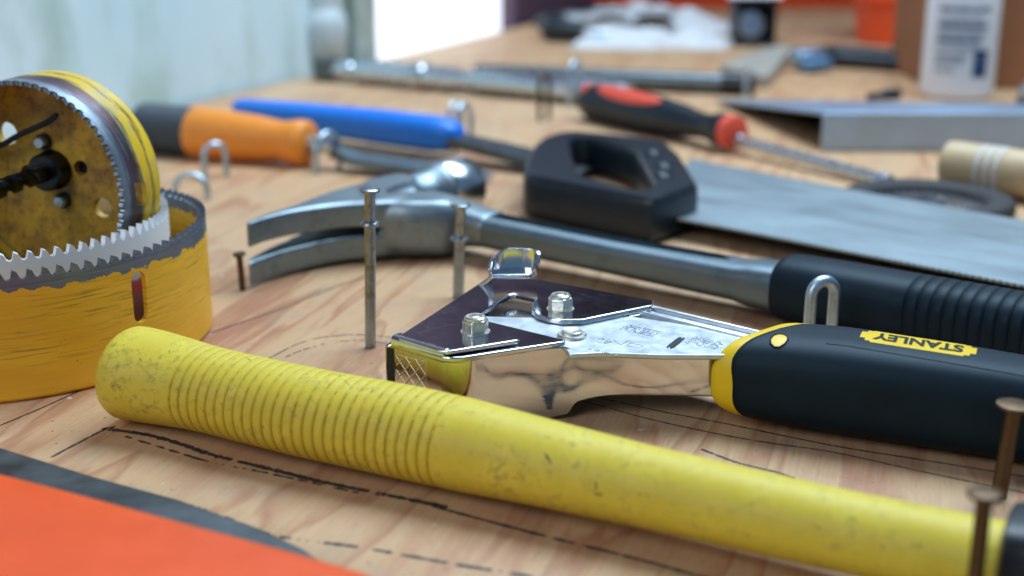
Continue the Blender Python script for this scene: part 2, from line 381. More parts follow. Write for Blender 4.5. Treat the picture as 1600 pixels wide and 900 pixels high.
# outline hidden behind the yellow handle, mirrored in the chrome side of the stapler
ribbon(mk, [(19.5, 425.5), (24.8, 417.6), (34.4, 404), (41.5, 390), (44.5, 379), (42.5, 376.5), (40.0, 384), (40.2, 394), (43.2, 404), (51.7, 407), (59.6, 402.3), (68.3, 397.6), (80, 392)], 1.5, 0, .3)
mk.build('marker_line', M['ink'], bench, flat=True)

random.seed(21); chips = MB()
for _ in range(170):
    x, y = random.uniform(-190, 190), random.uniform(330, 640); q = random.uniform(.25, .75); a = random.uniform(0, 6.28)
    chips.box((0, 0, 0), (q, q*random.uniform(.3, .8), q*.35), Matrix.Translation((x, y, q*.2 + .1)) @ Matrix.Rotation(a, 4, 'Z') @ Matrix.Rotation(random.uniform(-.3, .3), 4, 'X'))
tag(chips.build('sawdust', M['turned'], flat=True), 'pale specks of sawdust scattered over the work surface', kind='stuff')
wallo = MB()
def wallbox(mb, t0, t1, o0, o1, z0, z1):
    ps = [edge(t0, o0), edge(t1, o0), edge(t1, o1), edge(t0, o1)]
    mb.prism([(p.x, p.y) for p in ps], z0, z1)
wallbox(wallo, -1350, 340, 6, 90, -700, 235)
wl = tag(wallo.build('wall', M['wall'], bevel=4), 'pale blue painted plaster wall with greenish stains beside the workbench', 'wall')
pb = MB(); wallbox(pb, 932, 1500, 40, 90, -700, 1300)
tag(pb.build('wall', M['maroon'], bevel=4), 'dark maroon wall strip just right of the bright window', 'wall')
pb = MB(); wallbox(pb, -1350, 931, 92, 130, 236, 1300)  # out of view, added so the stapler plates mirror something dark
tag(pb.build('wall', M['maroon'], bevel=4), 'unseen dark maroon wall added above the pale panel to darken the stapler reflections', 'wall')
mw = MB(); mw.box((800, 2480, 350), (2400, 40, 2000))
tag(mw.build('wall', M['maroon']), 'dark maroon wall at the far end of the workbench', 'wall')

win = thing('window', 'overexposed bright window beyond the left edge of the workbench', 'window', edge(600, 60))
wb = MB(); wallbox(wb, 478, 930, 62, 66, -420, 190); wb.build('pane', M['lamp'], win)
fb = MB(); wallbox(fb, 428, 476, 20, 74, -700, 234); wallbox(fb, 400, 424, 30, 80, -700, 234)
fb.build('frame', M['frame'], win, bevel=4)
fc = MB(); wallbox(fc, 477, 931, 50, 70, 191, 233); fc.build('lintel', M['frame'], win, bevel=3)

def lathe_obj(name, prof, mat, parent, p, d, n=36, angle=35, world=True, bevel=0):
    return MB().lathe(prof, n, axis_frame(p, d)).build(name, mat, parent, angle=angle, world=world, bevel=bevel)
pz = Vector((0, 0, 1))
p0 = edge(300, -22)
pp = thing('pipe', 'whitish pipe with a bulging fitting standing between the pale wall and the bright window', 'pipe', (-194, 1385, -200))
lathe_obj('pipe_body', [(13, -200), (13, 14), (9, 20)], M['pipe'], pp, (-196, 1392, 0), pz)
lathe_obj('fitting', [(10, 8), (18, 16), (23, 30), (25, 48), (22, 60), (17, 66), (16, 400), (16, 700)], M['pipe'], pp, (-196, 1392, 0), pz)
pq = thing('pipe', 'white pipe with a coupling against the pale wall at the upper left corner', 'pipe', (-484, 1160, -300))
lathe_obj('pipe_body', [(20, -300), (20, 700)], M['bottle'], pq, (-418, 1080, 0), pz)
lathe_obj('coupling', [(21, 55), (25, 57), (25, 140), (21, 142)], M['bottle'], pq, (-418, 1080, 0), pz)

# ------------------------------------------------------------------ hole saws
def toothed_wall(R, z0, z1, teeth, depth, thick=2.2, k=16, gullet=.62, base=True, lean=.0):
    """outer wall and inner wall of a hole saw, the upper rim cut into raked teeth with round gullets"""
    mb = MB(); n = teeth * k; rows = [z0, z0 + 1.2, z0 + (z1-z0)*.3, z0 + (z1-z0)*.6, z1 - depth*1.8]
    def top(j):
        f = (j % k) / k; jt = 1 + .12*math.sin(j//k*12.9)
        if f < .30: h = 1.0 - .25*f/.30
        elif f < .48: h = .75 - .62*(f-.30)/.18
        elif f < .88: h = .13 - .15*math.sin((f-.48)/.40*math.pi)
        else: h = .13 + .87*(f-.88)/.12
        return z1 - depth + depth*h*jt
    rings = []
    def ring(r, z): return [Vector((r*math.cos(2*math.pi*j/n), r*math.sin(2*math.pi*j/n), z if not callable(z) else z(j))) for j in range(n)]
    for i, z in enumerate(rows): rings.append(ring(R - (1.0 if i == 0 else 0), z))
    rings.append(ring(R, top))
    rings.append(ring(R - thick, top))
    for z in reversed(rows[1:]): rings.append(ring(R - thick, z if z != rows[1] else z0 + 4))
    mb.loft(rings, base, base)
    return mb

OC = (-214, 531, 0)
hs = thing('hole_saw', 'largest yellow hole saw lying teeth up at left with grey painted rim', 'hole saw', OC)
ob = toothed_wall(84.5, 0.3, 50.0, 98, 3.3).build('cup', M['outer'], hs, world=False, angle=30)
ang = math.atan2(546.4-17-531-8, -162.5+214+2)
ang = math.radians(-33.5)
def slot_cutter(R, ang, zc, w, h, depth=14):
    c = MB(); pts = []
    for i in range(24):
        a = 2*math.pi*i/24; x = w/2*math.cos(a); y = (h/2 - w/2)*(1 if math.sin(a) >= 0 else -1) + w/2*math.sin(a)
        pts.append((x, y))
    u = Vector((-math.sin(ang), math.cos(ang), 0)); d = Vector((math.cos(ang), math.sin(ang), 0))
    vs = [d*(R+s*depth/2) + u*x + Vector((0, 0, zc + y)) for s in (-1, 1) for x, y in pts]
    n = 24; c.add(vs, [list(range(n-1, -1, -1)), [n+i for i in range(n)]] + [[i, (i+1) % n, n+(i+1) % n, n+i] for i in range(n)])
    return c
cut(ob, slot_cutter(83.4, ang, 31.0, 7.0, 20.5))
inn = thing('hole_saw', 'hole saw with white painted teeth nested inside the largest yellow one', 'hole saw', (-215, 533, 4.6))
def inner_mat():
    t = NT('white_over_grey_saw'); co = t.co(); x, y, z = t.sep(co)
    e = t.math('ADD', z, t.math('MULTIPLY', t.noise(co, .25, 3), 3.0))
    c = t.ramp(t.math('MULTIPLY', e, .02), [(.30, (.16, .06, .07)), (.44, (.22, .10, .11)), (.48, (.36, .05, .07)), (.56, (.33, .07, .09)), (.58, (.46, .46, .47)), (.70, (.52, .53, .54)), (.745, (.86, .88, .90)), (1, (.88, .90, .92))])
    n = t.noise(co, .7, 4, .7)
    c = t.mix(t.ramp(n, [(.66, 0.0), (.72, .7)]), c, (.16, .18, .2))
    t.set(col=c, rough=.45).bump(n, .25, .25); return t.m
toothed_wall(69.5, 0, 48.2, 84, 3.5, 2.6).build('cup', inner_mat(), inn, world=False, angle=30)
MB().lathe([(66, 4.2), (66, 14.6), (12, 14.6), (12, 4.2)], 48, None, True).build('backing_plate', M['plate'], inn, world=False)

n_ = Vector((-.253, -.967, -.014)).normalized(); u_ = Vector((0, 0, 1)).cross(n_).normalized(); v_ = n_.cross(u_)
RT = Matrix((u_, v_, n_)).transposed().to_4x4()
fc_ = Vector((-199.0, 524.8, 64.1))
ts = thing('hole_saw', 'worn yellow and steel hole saw standing on edge, its drill bit showing', 'hole saw', fc_, RT)
shell = toothed_wall(44.6, 0, 31.4, 64, 1.6, 1.8, base=False)
for v in shell.v: v.z = v.z - 31.4
sh = shell.build('shell', M['tilt'], ts, world=False, angle=30)
def rectcut(R, ang, zc, wt, wz, k=.8):
    u = Vector((-math.sin(ang), math.cos(ang), 0)); d = Vector((math.cos(ang), math.sin(ang), 0)); c = MB()
    pts = [(-wt/2, -wz/2), (wt/2*k, -wz/2+.8), (wt/2, wz/2), (-wt/2*k, wz/2-1)]
    vs = [d*(R+s*5) + u*x + Vector((0, 0, zc+y)) for s in (-1, 1) for x, y in pts]
    c.add(vs, [[3,2,1,0],[4,5,6,7],[0,1,5,4],[1,2,6,5],[2,3,7,6],[3,0,4,7]]); return c
cut(sh, rectcut(44, math.radians(-3), -14.5, 11, 9.0)); cut(sh, rectcut(44, math.radians(101), -15.5, 11, 6.5)); cut(sh, rectcut(44, math.radians(215), -15, 10, 8))
# back plate with real bores
pl = MB().lathe([(43.2, -30.6), (43.2, -26.6), (.01, -26.6), (.01, -30.6)], 72).build('backing_plate', M['plate'], ts, world=False)
HX, HY = -3.2, 3.0
bores = [(13, 1.2, 3.3), (-13, -2.0, 3.3), (21.5, -15.5, 4.3), (-21.0, 14.5, 5.0)]
for x, y, r in bores:
    cut(pl, MB().lathe([(r, -40), (r, -20)], 24, Matrix.Translation((x+HX, y+HY, 0))))
bk = MB()
for x, y, r in bores[:2]: bk.lathe([(r+1.5, -33), (r+1.5, -30.9)], 20, Matrix.Translation((x+HX, y+HY, 0)))
bk.build('bore_backing', M['hole'], ts, world=False)  # near-black discs behind two bores, standing in for the shade inside them
T = Matrix.Translation((HX, HY, 0))
MB().lathe([(8.6, -26.5), (8.6, -24.5), (8.0, -23.6), (8.0, -19.5), (7.2, -18.6), (3.4, -18.4)], 40, T).build('arbor_collar', M['drill'], ts, world=False)
db = MB(); rings = []
for i in range(120):
    z = -18.6 + i*.62; tw = z*.30; ring = []
    for j in range(28):
        a = 2*math.pi*j/28; q = math.cos(2*(a)); r = 3.9 if i < 14 else 3.9*(1 - .50*max(0, q-.15)**.8 if q > .15 else 1)
        ring.append(Vector((r*math.cos(a+tw)+HX, r*math.sin(a+tw)+HY, z)))
    rings.append(ring)
db.loft(rings); db.build('drill_bit', M['drill'], ts, world=False, angle=50)
for x, y in ((-3.0, 12.0), (3.4, -13.2)):
    T2 = Matrix.Translation((x+HX, y+HY, 0))
    pin = MB().lathe([(2.6, -26.6), (2.6, -22.6), (2.1, -21.9), (.01, -21.7)], 24, T2).build('drive_pin', M['galv'], ts, world=False)
    MB().lathe([(3.5, -26.5), (3.5, -25.0), (2.7, -24.8), (2.7, -26.5)], 24, T2, True).build('washer', M['hole'], pin, world=False)
ct = MB(); ct.tube(smooth([(-60, 19, -24), (-40, 12, -21), (-25, 13, -19), (-12, 19, -18), (2, 25, -18), (7, 28.5, -18)], 6), [1.25]*30 + [.9], 8)
inv = RT.copy(); inv.translation = fc_
for v in ct.v: v.xyz = (inv @ v)
tag(ct.build('cable_tie', M['bplas']), 'thin black plastic strap end poking across the open hole saw', 'cable tie')

# ------------------------------------------------------------------ yellow handle
hd = thing('hammer', 'hammer with a long scuffed yellow ribbed rubber handle lying across the foreground', 'hammer', (-10, 376, 0))
AX = smooth([(-139.3, 440.6, 17.2), (-118.8, 432.0, 16.4), (-69, 405.4, 15.7), (-25.4, 384.4, 15.4), (37.3, 350.2, 15), (86.9, 322.8, 15), (127.9, 301.4, 15.5), (165, 281, 16)], 40)
tot = [0]
for a, c in zip(AX, AX[1:]): tot.append(tot[-1] + (c-a).length)
def ax(s):
    for i in range(len(tot)-1):
        if s <= tot[i+1]: return AX[i].lerp(AX[i+1], (s-tot[i])/(tot[i+1]-tot[i]))
    return AX[-1]
RAD = [(0, 11), (.6, 14.6), (1.6, 16.0), (4.5, 17.3), (12, 17.1), (24, 16.2), (34, 15.4), (45, 15.1), (90, 15.2), (120, 15.3), (140, 14.9), (165, 13.6), (200, 12.2), (260, 11.3), (300, 11.2), (400, 11.2)]
LEN = 303
GR = [35.0 + i*3.85 for i in range(27)]
ss = [0, .3, .6, 1.2, 2.5, 4, 6, 8, 10, 13, 16, 20, 24, 28, 32]
for g in GR: ss += [g-1.3, g-.46, g-.30, g-.19, g+.19, g+.30, g+.46, g+1.3]
x = GR[-1] + 4
while x < LEN: ss.append(x); x += 5
rings = []
for s in ss:
    c = ax(s); t = (ax(s+2) - ax(max(0, s-2))).normalized(); xx = t.cross(Vector((0, 0, 1))).normalized(); yy = xx.cross(t)
    r0 = lerp(RAD, s); ring = []
    gd = 0
    for g in GR:
        dd = abs(s-g)
        if dd < .42: gd = .9*min(1, (.42-dd)/.2)
    for j in range(56):
        a = 2*math.pi*j/56; ca, sa = math.cos(a), math.sin(a)
        up = max(0, sa)
        r = r0 - gd*(1 - .45*up**2)
        e = 1.0 + .05*max(0, -sa)
        ring.append(c + xx*r*1.06*ca + yy*r*sa*.96)
    rings.append(ring)
yh = MB().loft(rings).build('handle', M['yrub'], hd, angle=80)
yh.data.materials.append(M['grime'])
bands_ = {i for i in range(len(ss)-1) if any(abs((ss[i]+ss[i+1])/2 - g) < .12 for g in GR)}
for k, p in enumerate(yh.data.polygons):
    if k//56 in bands_ and len(p.vertices) == 4 and random.random() < (.92 if math.sin(2*math.pi*(k % 56)/56) < .45 else .45): p.material_index = 1

rings = []
for s_, ra, rb in ((299, 12.2, 12.2), (300, 14.2, 14.2), (309, 15.5, 16.5), (317, 17, 22), (359, 17, 24), (363, 15, 22)):
    c = ax(s_) if s_ < 301 else ax(301) + (ax(301)-ax(293)).normalized()*(s_-301)
    t = (ax(301) - ax(285)).normalized(); xx = t.cross(pz).normalized(); yy = xx.cross(t)
    rings.append([c + xx*rb*math.copysign(abs(math.cos(a))**.5, math.cos(a)) + yy*ra*math.copysign(abs(math.sin(a))**.5, math.sin(a)) for a in [2*math.pi*(k+.5)/24 for k in range(24)]])
MB().loft(rings).build('head', M['bplas'], hd, angle=40)

# ------------------------------------------------------------------ hammer stapler
tk = thing('hammer_stapler', 'zinc plated hammer stapler with a black and yellow rubber grip lying on its side', 'hammer stapler', (10, 440, 0))
def arc(c, r, a0, a1, n=8): return [(c[0]+r*math.cos(math.radians(a0+(a1-a0)*i/n)), c[1]+r*math.sin(math.radians(a0+(a1-a0)*i/n))) for i in range(n+1)]
# plan of the side wall: striking end, rounded corner, long chromed side, neck
wall_pts = [(-43.2, 438.6), (-32, 430.8), (-24, 425.4)]
wall_pts += [(p.x, p.y) for p in smooth([(-24, 425.4, 0), (-19, 422.8, 0), (-14.5, 422.6, 0), (-10, 424.6, 0), (-2, 428.8, 0), (6, 432.2, 0), (14, 434.9, 0), (22, 436.6, 0), (34, 437.7, 0), (52, 437.6, 0), (72, 436.4, 0), (92, 435, 0)], 8)][1:]
def zlow(x):
    if x < 5.5: return .3
    if x < 20: return .3 + (x-5.5)/14.5*2.0
    if x < 22.5: return 2.3 + (x-20)/2.5*4.2
    return 6.5 + 3.2*(1-math.exp(-(x-22.5)/9)) - max(0, (x-60))*.03
top_, bot_ = [], []
dense = []
for (x0, y0), (x1, y1) in zip(wall_pts, wall_pts[1:]):
    m = max(1, int(math.hypot(x1-x0, y1-y0)/1.0))
    for k in range(m): dense.append((x0+(x1-x0)*k/m, y0+(y1-y0)*k/m))
dense.append(wall_pts[-1])
rings = []
for i, (x, y) in enumerate(dense):
    q = dense[min(i+1, len(dense)-1)]; p = dense[max(i-1, 0)]; t = Vector((q[0]-p[0], q[1]-p[1], 0)).normalized(); n = Vector((-t.y, t.x, 0))
    zl = zlow(x); zt = 27.2 if x < 20 else 26.4
    a = Vector((x, y, 0)); rings.append([a + pz*zl, a + pz*zt, a + n*1.2 + pz*zt, a + n*1.2 + pz*zl])
sw = MB().loft(rings).build('side_wall', M['chrome'], tk, angle=50)
# crossed ridges pressed into the striking end
kn = MB(); e0 = Vector((-40.8, 437.0, 0)); et = (Vector((-24, 425.4, 0)) - Vector((-43.2, 438.6, 0))).normalized(); en = Vector((et.y, -et.x, 0))
W_, Z0, Z1 = 13.2, 6.0, 24.5
def clipseg(p, d):
    t0, t1 = -99, 99
    for v0, dv, lo, hi in ((p[0], d[0], 0, W_), (p[1], d[1], Z0, Z1)):
        a_, b_ = sorted(((lo-v0)/dv, (hi-v0)/dv)); t0, t1 = max(t0, a_), min(t1, b_)
    return (t0, t1) if t1 > t0 + .5 else None
for sgn in (1, -1):
    for k in range(-4, 12):
        p = (k*4.6 - 8, Z0); d = (.66*sgn, .75)
        if sgn < 0: p = (k*4.6 + 2, Z0)
        c = clipseg(p, d)
        if c:
            A, B = [(p[0]+d[0]*q, p[1]+d[1]*q) for q in c]
            pa, pb_ = [e0 + et*q[0] + pz*q[1] + en*.05 for q in (A, B)]
            kn.tube([pa, pa.lerp(pb_, .5), pb_], .28 if sgn > 0 else .2, 6)
kn.tube([e0 + en*.02 + pz*Z1, e0 + et*W_ + en*.02 + pz*Z1], .16, 6); kn.tube([e0 + et*W_ + en*.02 + pz*Z0, e0 + et*W_ + en*.02 + pz*Z1], .16, 6)
kn.build('striking_ridges', M['bolt'], tk)
# body under the plates: dark hollow back and floor
bb = MB(); body = [(x + .0, y + 2.6) for x, y in dense[1::6]] + [(92, 445), (84, 453), (54, 478), (52, 484), (8, 510), (-8.5, 519), (-40, 443.5)]
bb.prism(body, 7.5, 24.8); bb.build('magazine_body', M['zinc'], tk, bevel=.6)
sl = MB(); sl.prism([(-45.0, 439.6), (-43.4, 438.6), (-10.0, 519), (-11.6, 520)], .6, 27.0); sl.build('front_strip', M['zinc'], tk, bevel=.3)
gp = MB(); gp.prism([(-44.4, 439.2), (-43.3, 438.5), (-41.6, 437.4), (-42.6, 441)], 1, 26.4); gp.build('staple_slot', M['hole'], tk)
# neck plate with stamped print
nk = MB(); nk.prism([(18.9, 436.0), (19.9, 430.4), (24, 431.2), (30, 432.2), (36, 431.8), (52, 429.9), (70, 429.8), (92, 431), (92, 446), (83, 452), (60, 466), (44, 474), (30, 470), (-14, 474), (-12, 452)], 24.9, 26.8)
nk.build('neck_plate', M['satin'], tk, bevel=.5)
st = MB(); random.seed(3)
ux = Vector((.80, -.60, 0)); uy = Vector((.60, .80, 0))
def stamp_rows(o, rows, cols, dx, dy, h=1.2):
    for r in range(rows):
        for c in range(cols):
            if random.random() < .2: continue
            p = Vector(o) + ux*dx*c + uy*dy*r + pz*26.85; wv = random.uniform(.25, .6); hv = random.uniform(.5, h)
            st.box((0, 0, 0), (wv, hv, .5), Matrix.Translation(p) @ Matrix.Rotation(math.atan2(ux.y, ux.x), 4, 'Z'))
            if random.random() < .6: st.box((0, 0, 0), (wv*1.8, .3, .5), Matrix.Translation(p + uy*random.uniform(-.6, .6)) @ Matrix.Rotation(math.atan2(ux.y, ux.x), 4, 'Z'))
stamp_rows((40, 458, 0), 4, 15, .95, 1.9); stamp_rows((62, 443, 0), 5, 13, .95, 1.9); stamp_rows((27, 436, 0), 1, 13, .95, 2.2, 1.5)
def ringbox(cx, cy, a, b, n=24, r=.2, rect=False):
    if rect: pts = [(-a, -b), (a, -b), (a, b), (-a, b), (-a, -b)]
    else: pts = [(a*math.cos(2*math.pi*i/n), b*math.sin(2*math.pi*i/n)) for i in range(n+1)]
    st.tube([Vector((cx, cy, 26.85)) + ux*p[0] + uy*p[1] for p in pts], r, 6)
ringbox(33, 444.5, 2.5, 2.5); ringbox(33, 444.5, 1.3, 1.3); ringbox(43.5, 439.5, 2.6, 1.6, rect=True)
st.tube([Vector((36.5, 446, 26.85)), Vector((38.4, 440.0, 26.85)), Vector((41.5, 444.6, 26.85))], .22, 6)
st.build('stamped_print', M['satin'], tk, flat=True)
sg = MB(); q0 = Vector((55.8, 437.6, 0)); q1 = Vector((60.8, 446.8, 0)); tt = (q1-q0).normalized(); nn = Vector((-tt.y, tt.x, 0))
pts = [q0 + nn*1.1*math.cos(a) + tt*1.1*math.sin(a) for a in [math.pi + math.pi*i/8 for i in range(9)]] + [q1 + nn*1.1*math.cos(a) + tt*1.1*math.sin(a) for a in [math.pi*i/8 for i in range(9)]]
sg.prism([(p.x, p.y) for p in pts], 26.6, 26.9); sg.build('slot', M['hole'], tk)
sg2 = MB(); sg2.tube([Vector((p.x, p.y, 26.95)) for p in pts + pts[:1]], .28, 6); sg2.build('slot_lip', M['zinc'], tk)
# folded channel along the far side of the neck
ch = MB()
for off, zt, wd in ((0, 28.0, 2.2), (3.6, 26.9, 2.4), (7.2, 27.6, 2.0)):
    a = Vector((53.0, 485.5, 0)) - Vector((.62, .78, 0))*off; c_ = Vector((100, 445.5, 0)) - Vector((.62, .78, 0))*off
    nr = Vector((.62, .78, 0)); ch.prism([((a-nr*wd).x, (a-nr*wd).y), ((c_-nr*wd).x, (c_-nr*wd).y), (c_.x, c_.y), (a.x, a.y)], 23, zt)
ch.build('channel', M['satin'], tk, bevel=.9, seg=3)
# C-shaped cover plate
cov = [(-42.9, 438.2), (-24.0, 422.1), (-20.5, 420.9), (-16.6, 421.5), (18.7, 438.0), (19.0, 439.6), (-9.5, 461.6), (-12.5, 469.9), (-0.9, 494.4), (1.0, 495.4), (9.2, 489.6), (7.6, 481.5), (7.4, 474.6), (9.6, 468.4), (13.6, 464.4), (18.4, 462.2), (26.0, 462.6), (53.9, 480.6), (54.9, 487.2), (10.5, 516.1), (-10.0, 518.2)]
MB().prism(cov, 26.9, 29.0).build('cover_plate', M['zinc'], tk, bevel=.55, seg=3)
und = [(9.8, 467.4), (14.0, 463.4), (18.4, 461.2), (26.5, 461.6), (54.4, 479.8), (54.0, 486), (12, 512), (8, 489)]
MB().prism(und, 25.0, 26.7).build('under_plate', M['zinc'], tk, bevel=.5, seg=3)
brk = [(-39.8, 435.8), (-24.0, 422.6), (-21.2, 422.0), (2.0, 433.6), (2.9, 435.4), (1.8, 437.6), (-16.5, 452.6), (-18.6, 453.6), (-36.5, 440)]
MB().prism(brk, 29.5, 31.0).build('end_bracket', M['zinc'], tk, bevel=.5, seg=3)
fold = MB(); f0 = Vector((-42.6, 438.2, 0)); f1 = Vector((-23.2, 422.2, 0)); ft = (f1-f0).normalized(); fn = Vector((-ft.y, ft.x, 0)); rr_ = []
for p in (f0, f0.lerp(f1, .5), f1):
    rr_.append([p - fn*.2 + pz*26.6, p - fn*.3 + pz*29.6, p + fn*.5 + pz*30.9, p + fn*1.6 + pz*31.15, p + fn*4.4 + pz*31.1, p + fn*4.4 + pz*30.3, p + fn*1.0 + pz*29.6, p + fn*.7 + pz*26.6])
fold.loft(rr_).build('folded_edge', M['zinc'], tk, bevel=.25, angle=50)
# raised scoop shaped catch at the far corner
MB().prism([(-8.0, 500.6), (6.6, 501.2), (8.2, 503.2), (9.6, 509), (7, 512.0), (-4, 512.0), (-9.5, 509)], 33.6, 35.2).build('catch_tab', M['zinc'], tk, bevel=.45, seg=3)
tpath = smooth([(-9.3, 504.5, 0), (-8.2, 509, 0), (-4.5, 511.9, 0), (0, 512.6, 0), (5.6, 512.4, 0), (9.6, 510.6, 0), (10.6, 507.4, 0), (9.6, 504.2, 0), (8.4, 502.6, 0)], 6); rr_ = []
for i, p in enumerate(tpath):
    f = i/(len(tpath)-1); t_ = (tpath[min(i+1, len(tpath)-1)] - tpath[max(i-1, 0)]).normalized(); n2 = Vector((t_.y, -t_.x, 0))
    zt = lerp([(0, 36.4), (.18, 40.5), (.32, 43.0), (.6, 43.0), (.74, 42.0), (.9, 38), (1, 35.6)], f)
    zb = 33.8
    o_ = n2*-.9*(zt-35)/8
    rr_.append([p + pz*zb, p + pz*(zb*.45+zt*.55) + o_*.8, p + o_ + pz*zt, p + o_ + n2*1.3 + pz*zt, p + n2*1.3 + o_*.8 + pz*(zb*.45+zt*.55), p + n2*1.6 + pz*zb])
MB().loft(rr_).build('catch_wall', M['zinc'], tk, bevel=.3, angle=60)
rp = MB(); rp.loft([[Vector((-13.5, 507, 27.2)), Vector((-13.5, 507, 29.1)), Vector((-9, 518, 29.1)), Vector((-9, 518, 27.2))], [Vector((-11, 504.5, 29.4)), Vector((-11, 504.5, 31)), Vector((-8.6, 514, 31)), Vector((-8.6, 514, 29.4))], [Vector((-7.6, 501.4, 33.6)), Vector((-7.6, 501.4, 35.1)), Vector((-7.4, 509, 35.1)), Vector((-7.4, 509, 33.6))]]).build('catch_arm', M['zinc'], tk, bevel=.3)
def nut(name, x, y, z, r, h, rot):
    m = MB(); pr = []
    T_ = Matrix.Translation((x, y, z))
    m.lathe([(r*1.0, 0), (r*1.04, h*.2), (r*1.04, h*.70), (r*.90, h*.82)], 6, T_ @ Matrix.Rotation(rot, 4, 'Z')).add([], [])
    o = m.build(name, M['bolt'], tk, bevel=.35, seg=3)
    MB().lathe([(r*.86, h*.70), (r*.82, h*.92), (r*.70, h), (r*.52, h*1.0), (r*.50, h*.84), (.01, h*.82)], 28, T_).build('collar', M['bolt'], o, angle=30)
    MB().lathe([(r*1.12, -.3), (r*1.12, .25), (r*.9, .3)], 28, T_).build('washer', M['bolt'], o)
    d = MB().lathe([(r*.40, h*.6), (r*.40, h*.92), (r*.3, h*.97)], 16, T_); d.build('bolt_end', M['bolt'], o)
nut('nut', -13.0, 443.0, 31.05, 4.7, 5.8, .3); nut('nut', 18.4, 476.0, 29.05, 4.7, 5.8, .75)
MB().lathe([(5.4, 26.6), (5.4, 27.6), (5.0, 28.0), (4.0, 28.0), (3.8, 28.8), (3.4, 29.1), (2.4, 28.7), (.01, 28.5)], 36, Matrix.Translation((21.6, 450.0, 0))).build('rivet', M['bolt'], tk, angle=30)
# rubber grip, swept along the handle with an oblique front
GE = Vector((.928, -.371, 0)); GF = Vector((.371, .928, 0)); N0 = Vector((69.0, 430.2, 0))
WID = [(0, 39.5), (25, 40.5), (45, 40), (75, 37), (110, 33), (160, 31), (260, 32)]
TOP = [(0, 29.8), (6, 31.6), (20, 33.6), (45, 34.6), (90, 33.6), (140, 31.8), (260, 31)]
BOT = [(0, 4.0), (8, 2.2), (30, 1.2), (70, .8), (260, .6)]
NEAR = [(0, 0), (12, -2.2), (40, -3.4), (80, -3.0), (260, -2)]
PX = 3.0
def gpoint(s, u, shrink=0.0):
    W2 = lerp(WID, s)/2 - shrink; t_, b_ = lerp(TOP, s) - shrink, lerp(BOT, s) + shrink; hz = (t_-b_)/2; zc = (t_+b_)/2
    wc = lerp(NEAR, s) + lerp(WID, s)/2
    ca, sa = math.cos(u), math.sin(u)
    w = wc + W2*math.copysign(abs(ca)**(2/PX), ca); z = zc + hz*math.copysign(abs(sa)**(2/PX), sa)
    return s, w, z
def gworld(s, w, z): return N0 + GE*s + GF*w + pz*z
def gtop(s, w, off=.12):
    W2 = lerp(WID, s)/2; wc = lerp(NEAR, s) + W2; t_, b_ = lerp(TOP, s), lerp(BOT, s)
    q = min(.999, abs((w-wc)/W2)); z = (t_+b_)/2 + (t_-b_)/2*(1-q**PX)**(1/PX)
    return gworld(s, w, z + off)
NU = 72
def front(u):                      # oblique front edge: near side first, far side 30 mm later
    _, w, z = gpoint(15, u); return max(0, (w+2)*.73)
def band(u):                       # width of the yellow nose, a pointed tail on the far top
    a = math.degrees(u) % 360
    if a > 180: return lerp([(180, 8.5), (270, 9), (360, 8)], a)
    return lerp([(0, 8), (30, 10), (48, 15), (53, 21), (58, 15.5), (62, 19), (68, 9.5), (75, 6.4), (110, 5.4), (150, 6.5), (180, 8.5)], a)
nose, blk = [], []
for f, sh in ((0, 5.0), (.0, 3.0), (.02, 1.2), (.10, .35), (.3, .15), (1.0, .15), (1.15, .2)):
    ring = []
    for j in range(NU):
        u = 2*math.pi*j/NU; s = front(u) + f*band(u); ring.append(gworld(*gpoint(max(s, .01), u, sh)))
    nose.append(ring)
MB().loft(nose).build('nose_collar', M['yel'], tk, angle=60)
for k, sh in ((-.4, 1.0), (0, .0), (2, -.1), (5, 0), (10, 0), (16, 0), (23, 0), (31, 0), (40, 0), (50, 0), (60, 0)):
    ring = []
    for j in range(NU):
        u = 2*math.pi*j/NU; s0_ = front(u) + band(u); s = s0_ + k*(1 - 0) if k < 2.1 else s0_ + (75-s0_)*min(1, k/60)
        ring.append(gworld(*gpoint(s, u, sh)))
    blk.append(ring)
for s in range(80, 241, 6): blk.append([gworld(*gpoint(s, 2*math.pi*j/NU)) for j in range(NU)])
blk.append([gworld(*gpoint(243, 2*math.pi*j/NU, 4)) for j in range(NU)])
gr = MB().loft(blk).build('grip', M['brub'], tk, angle=60)
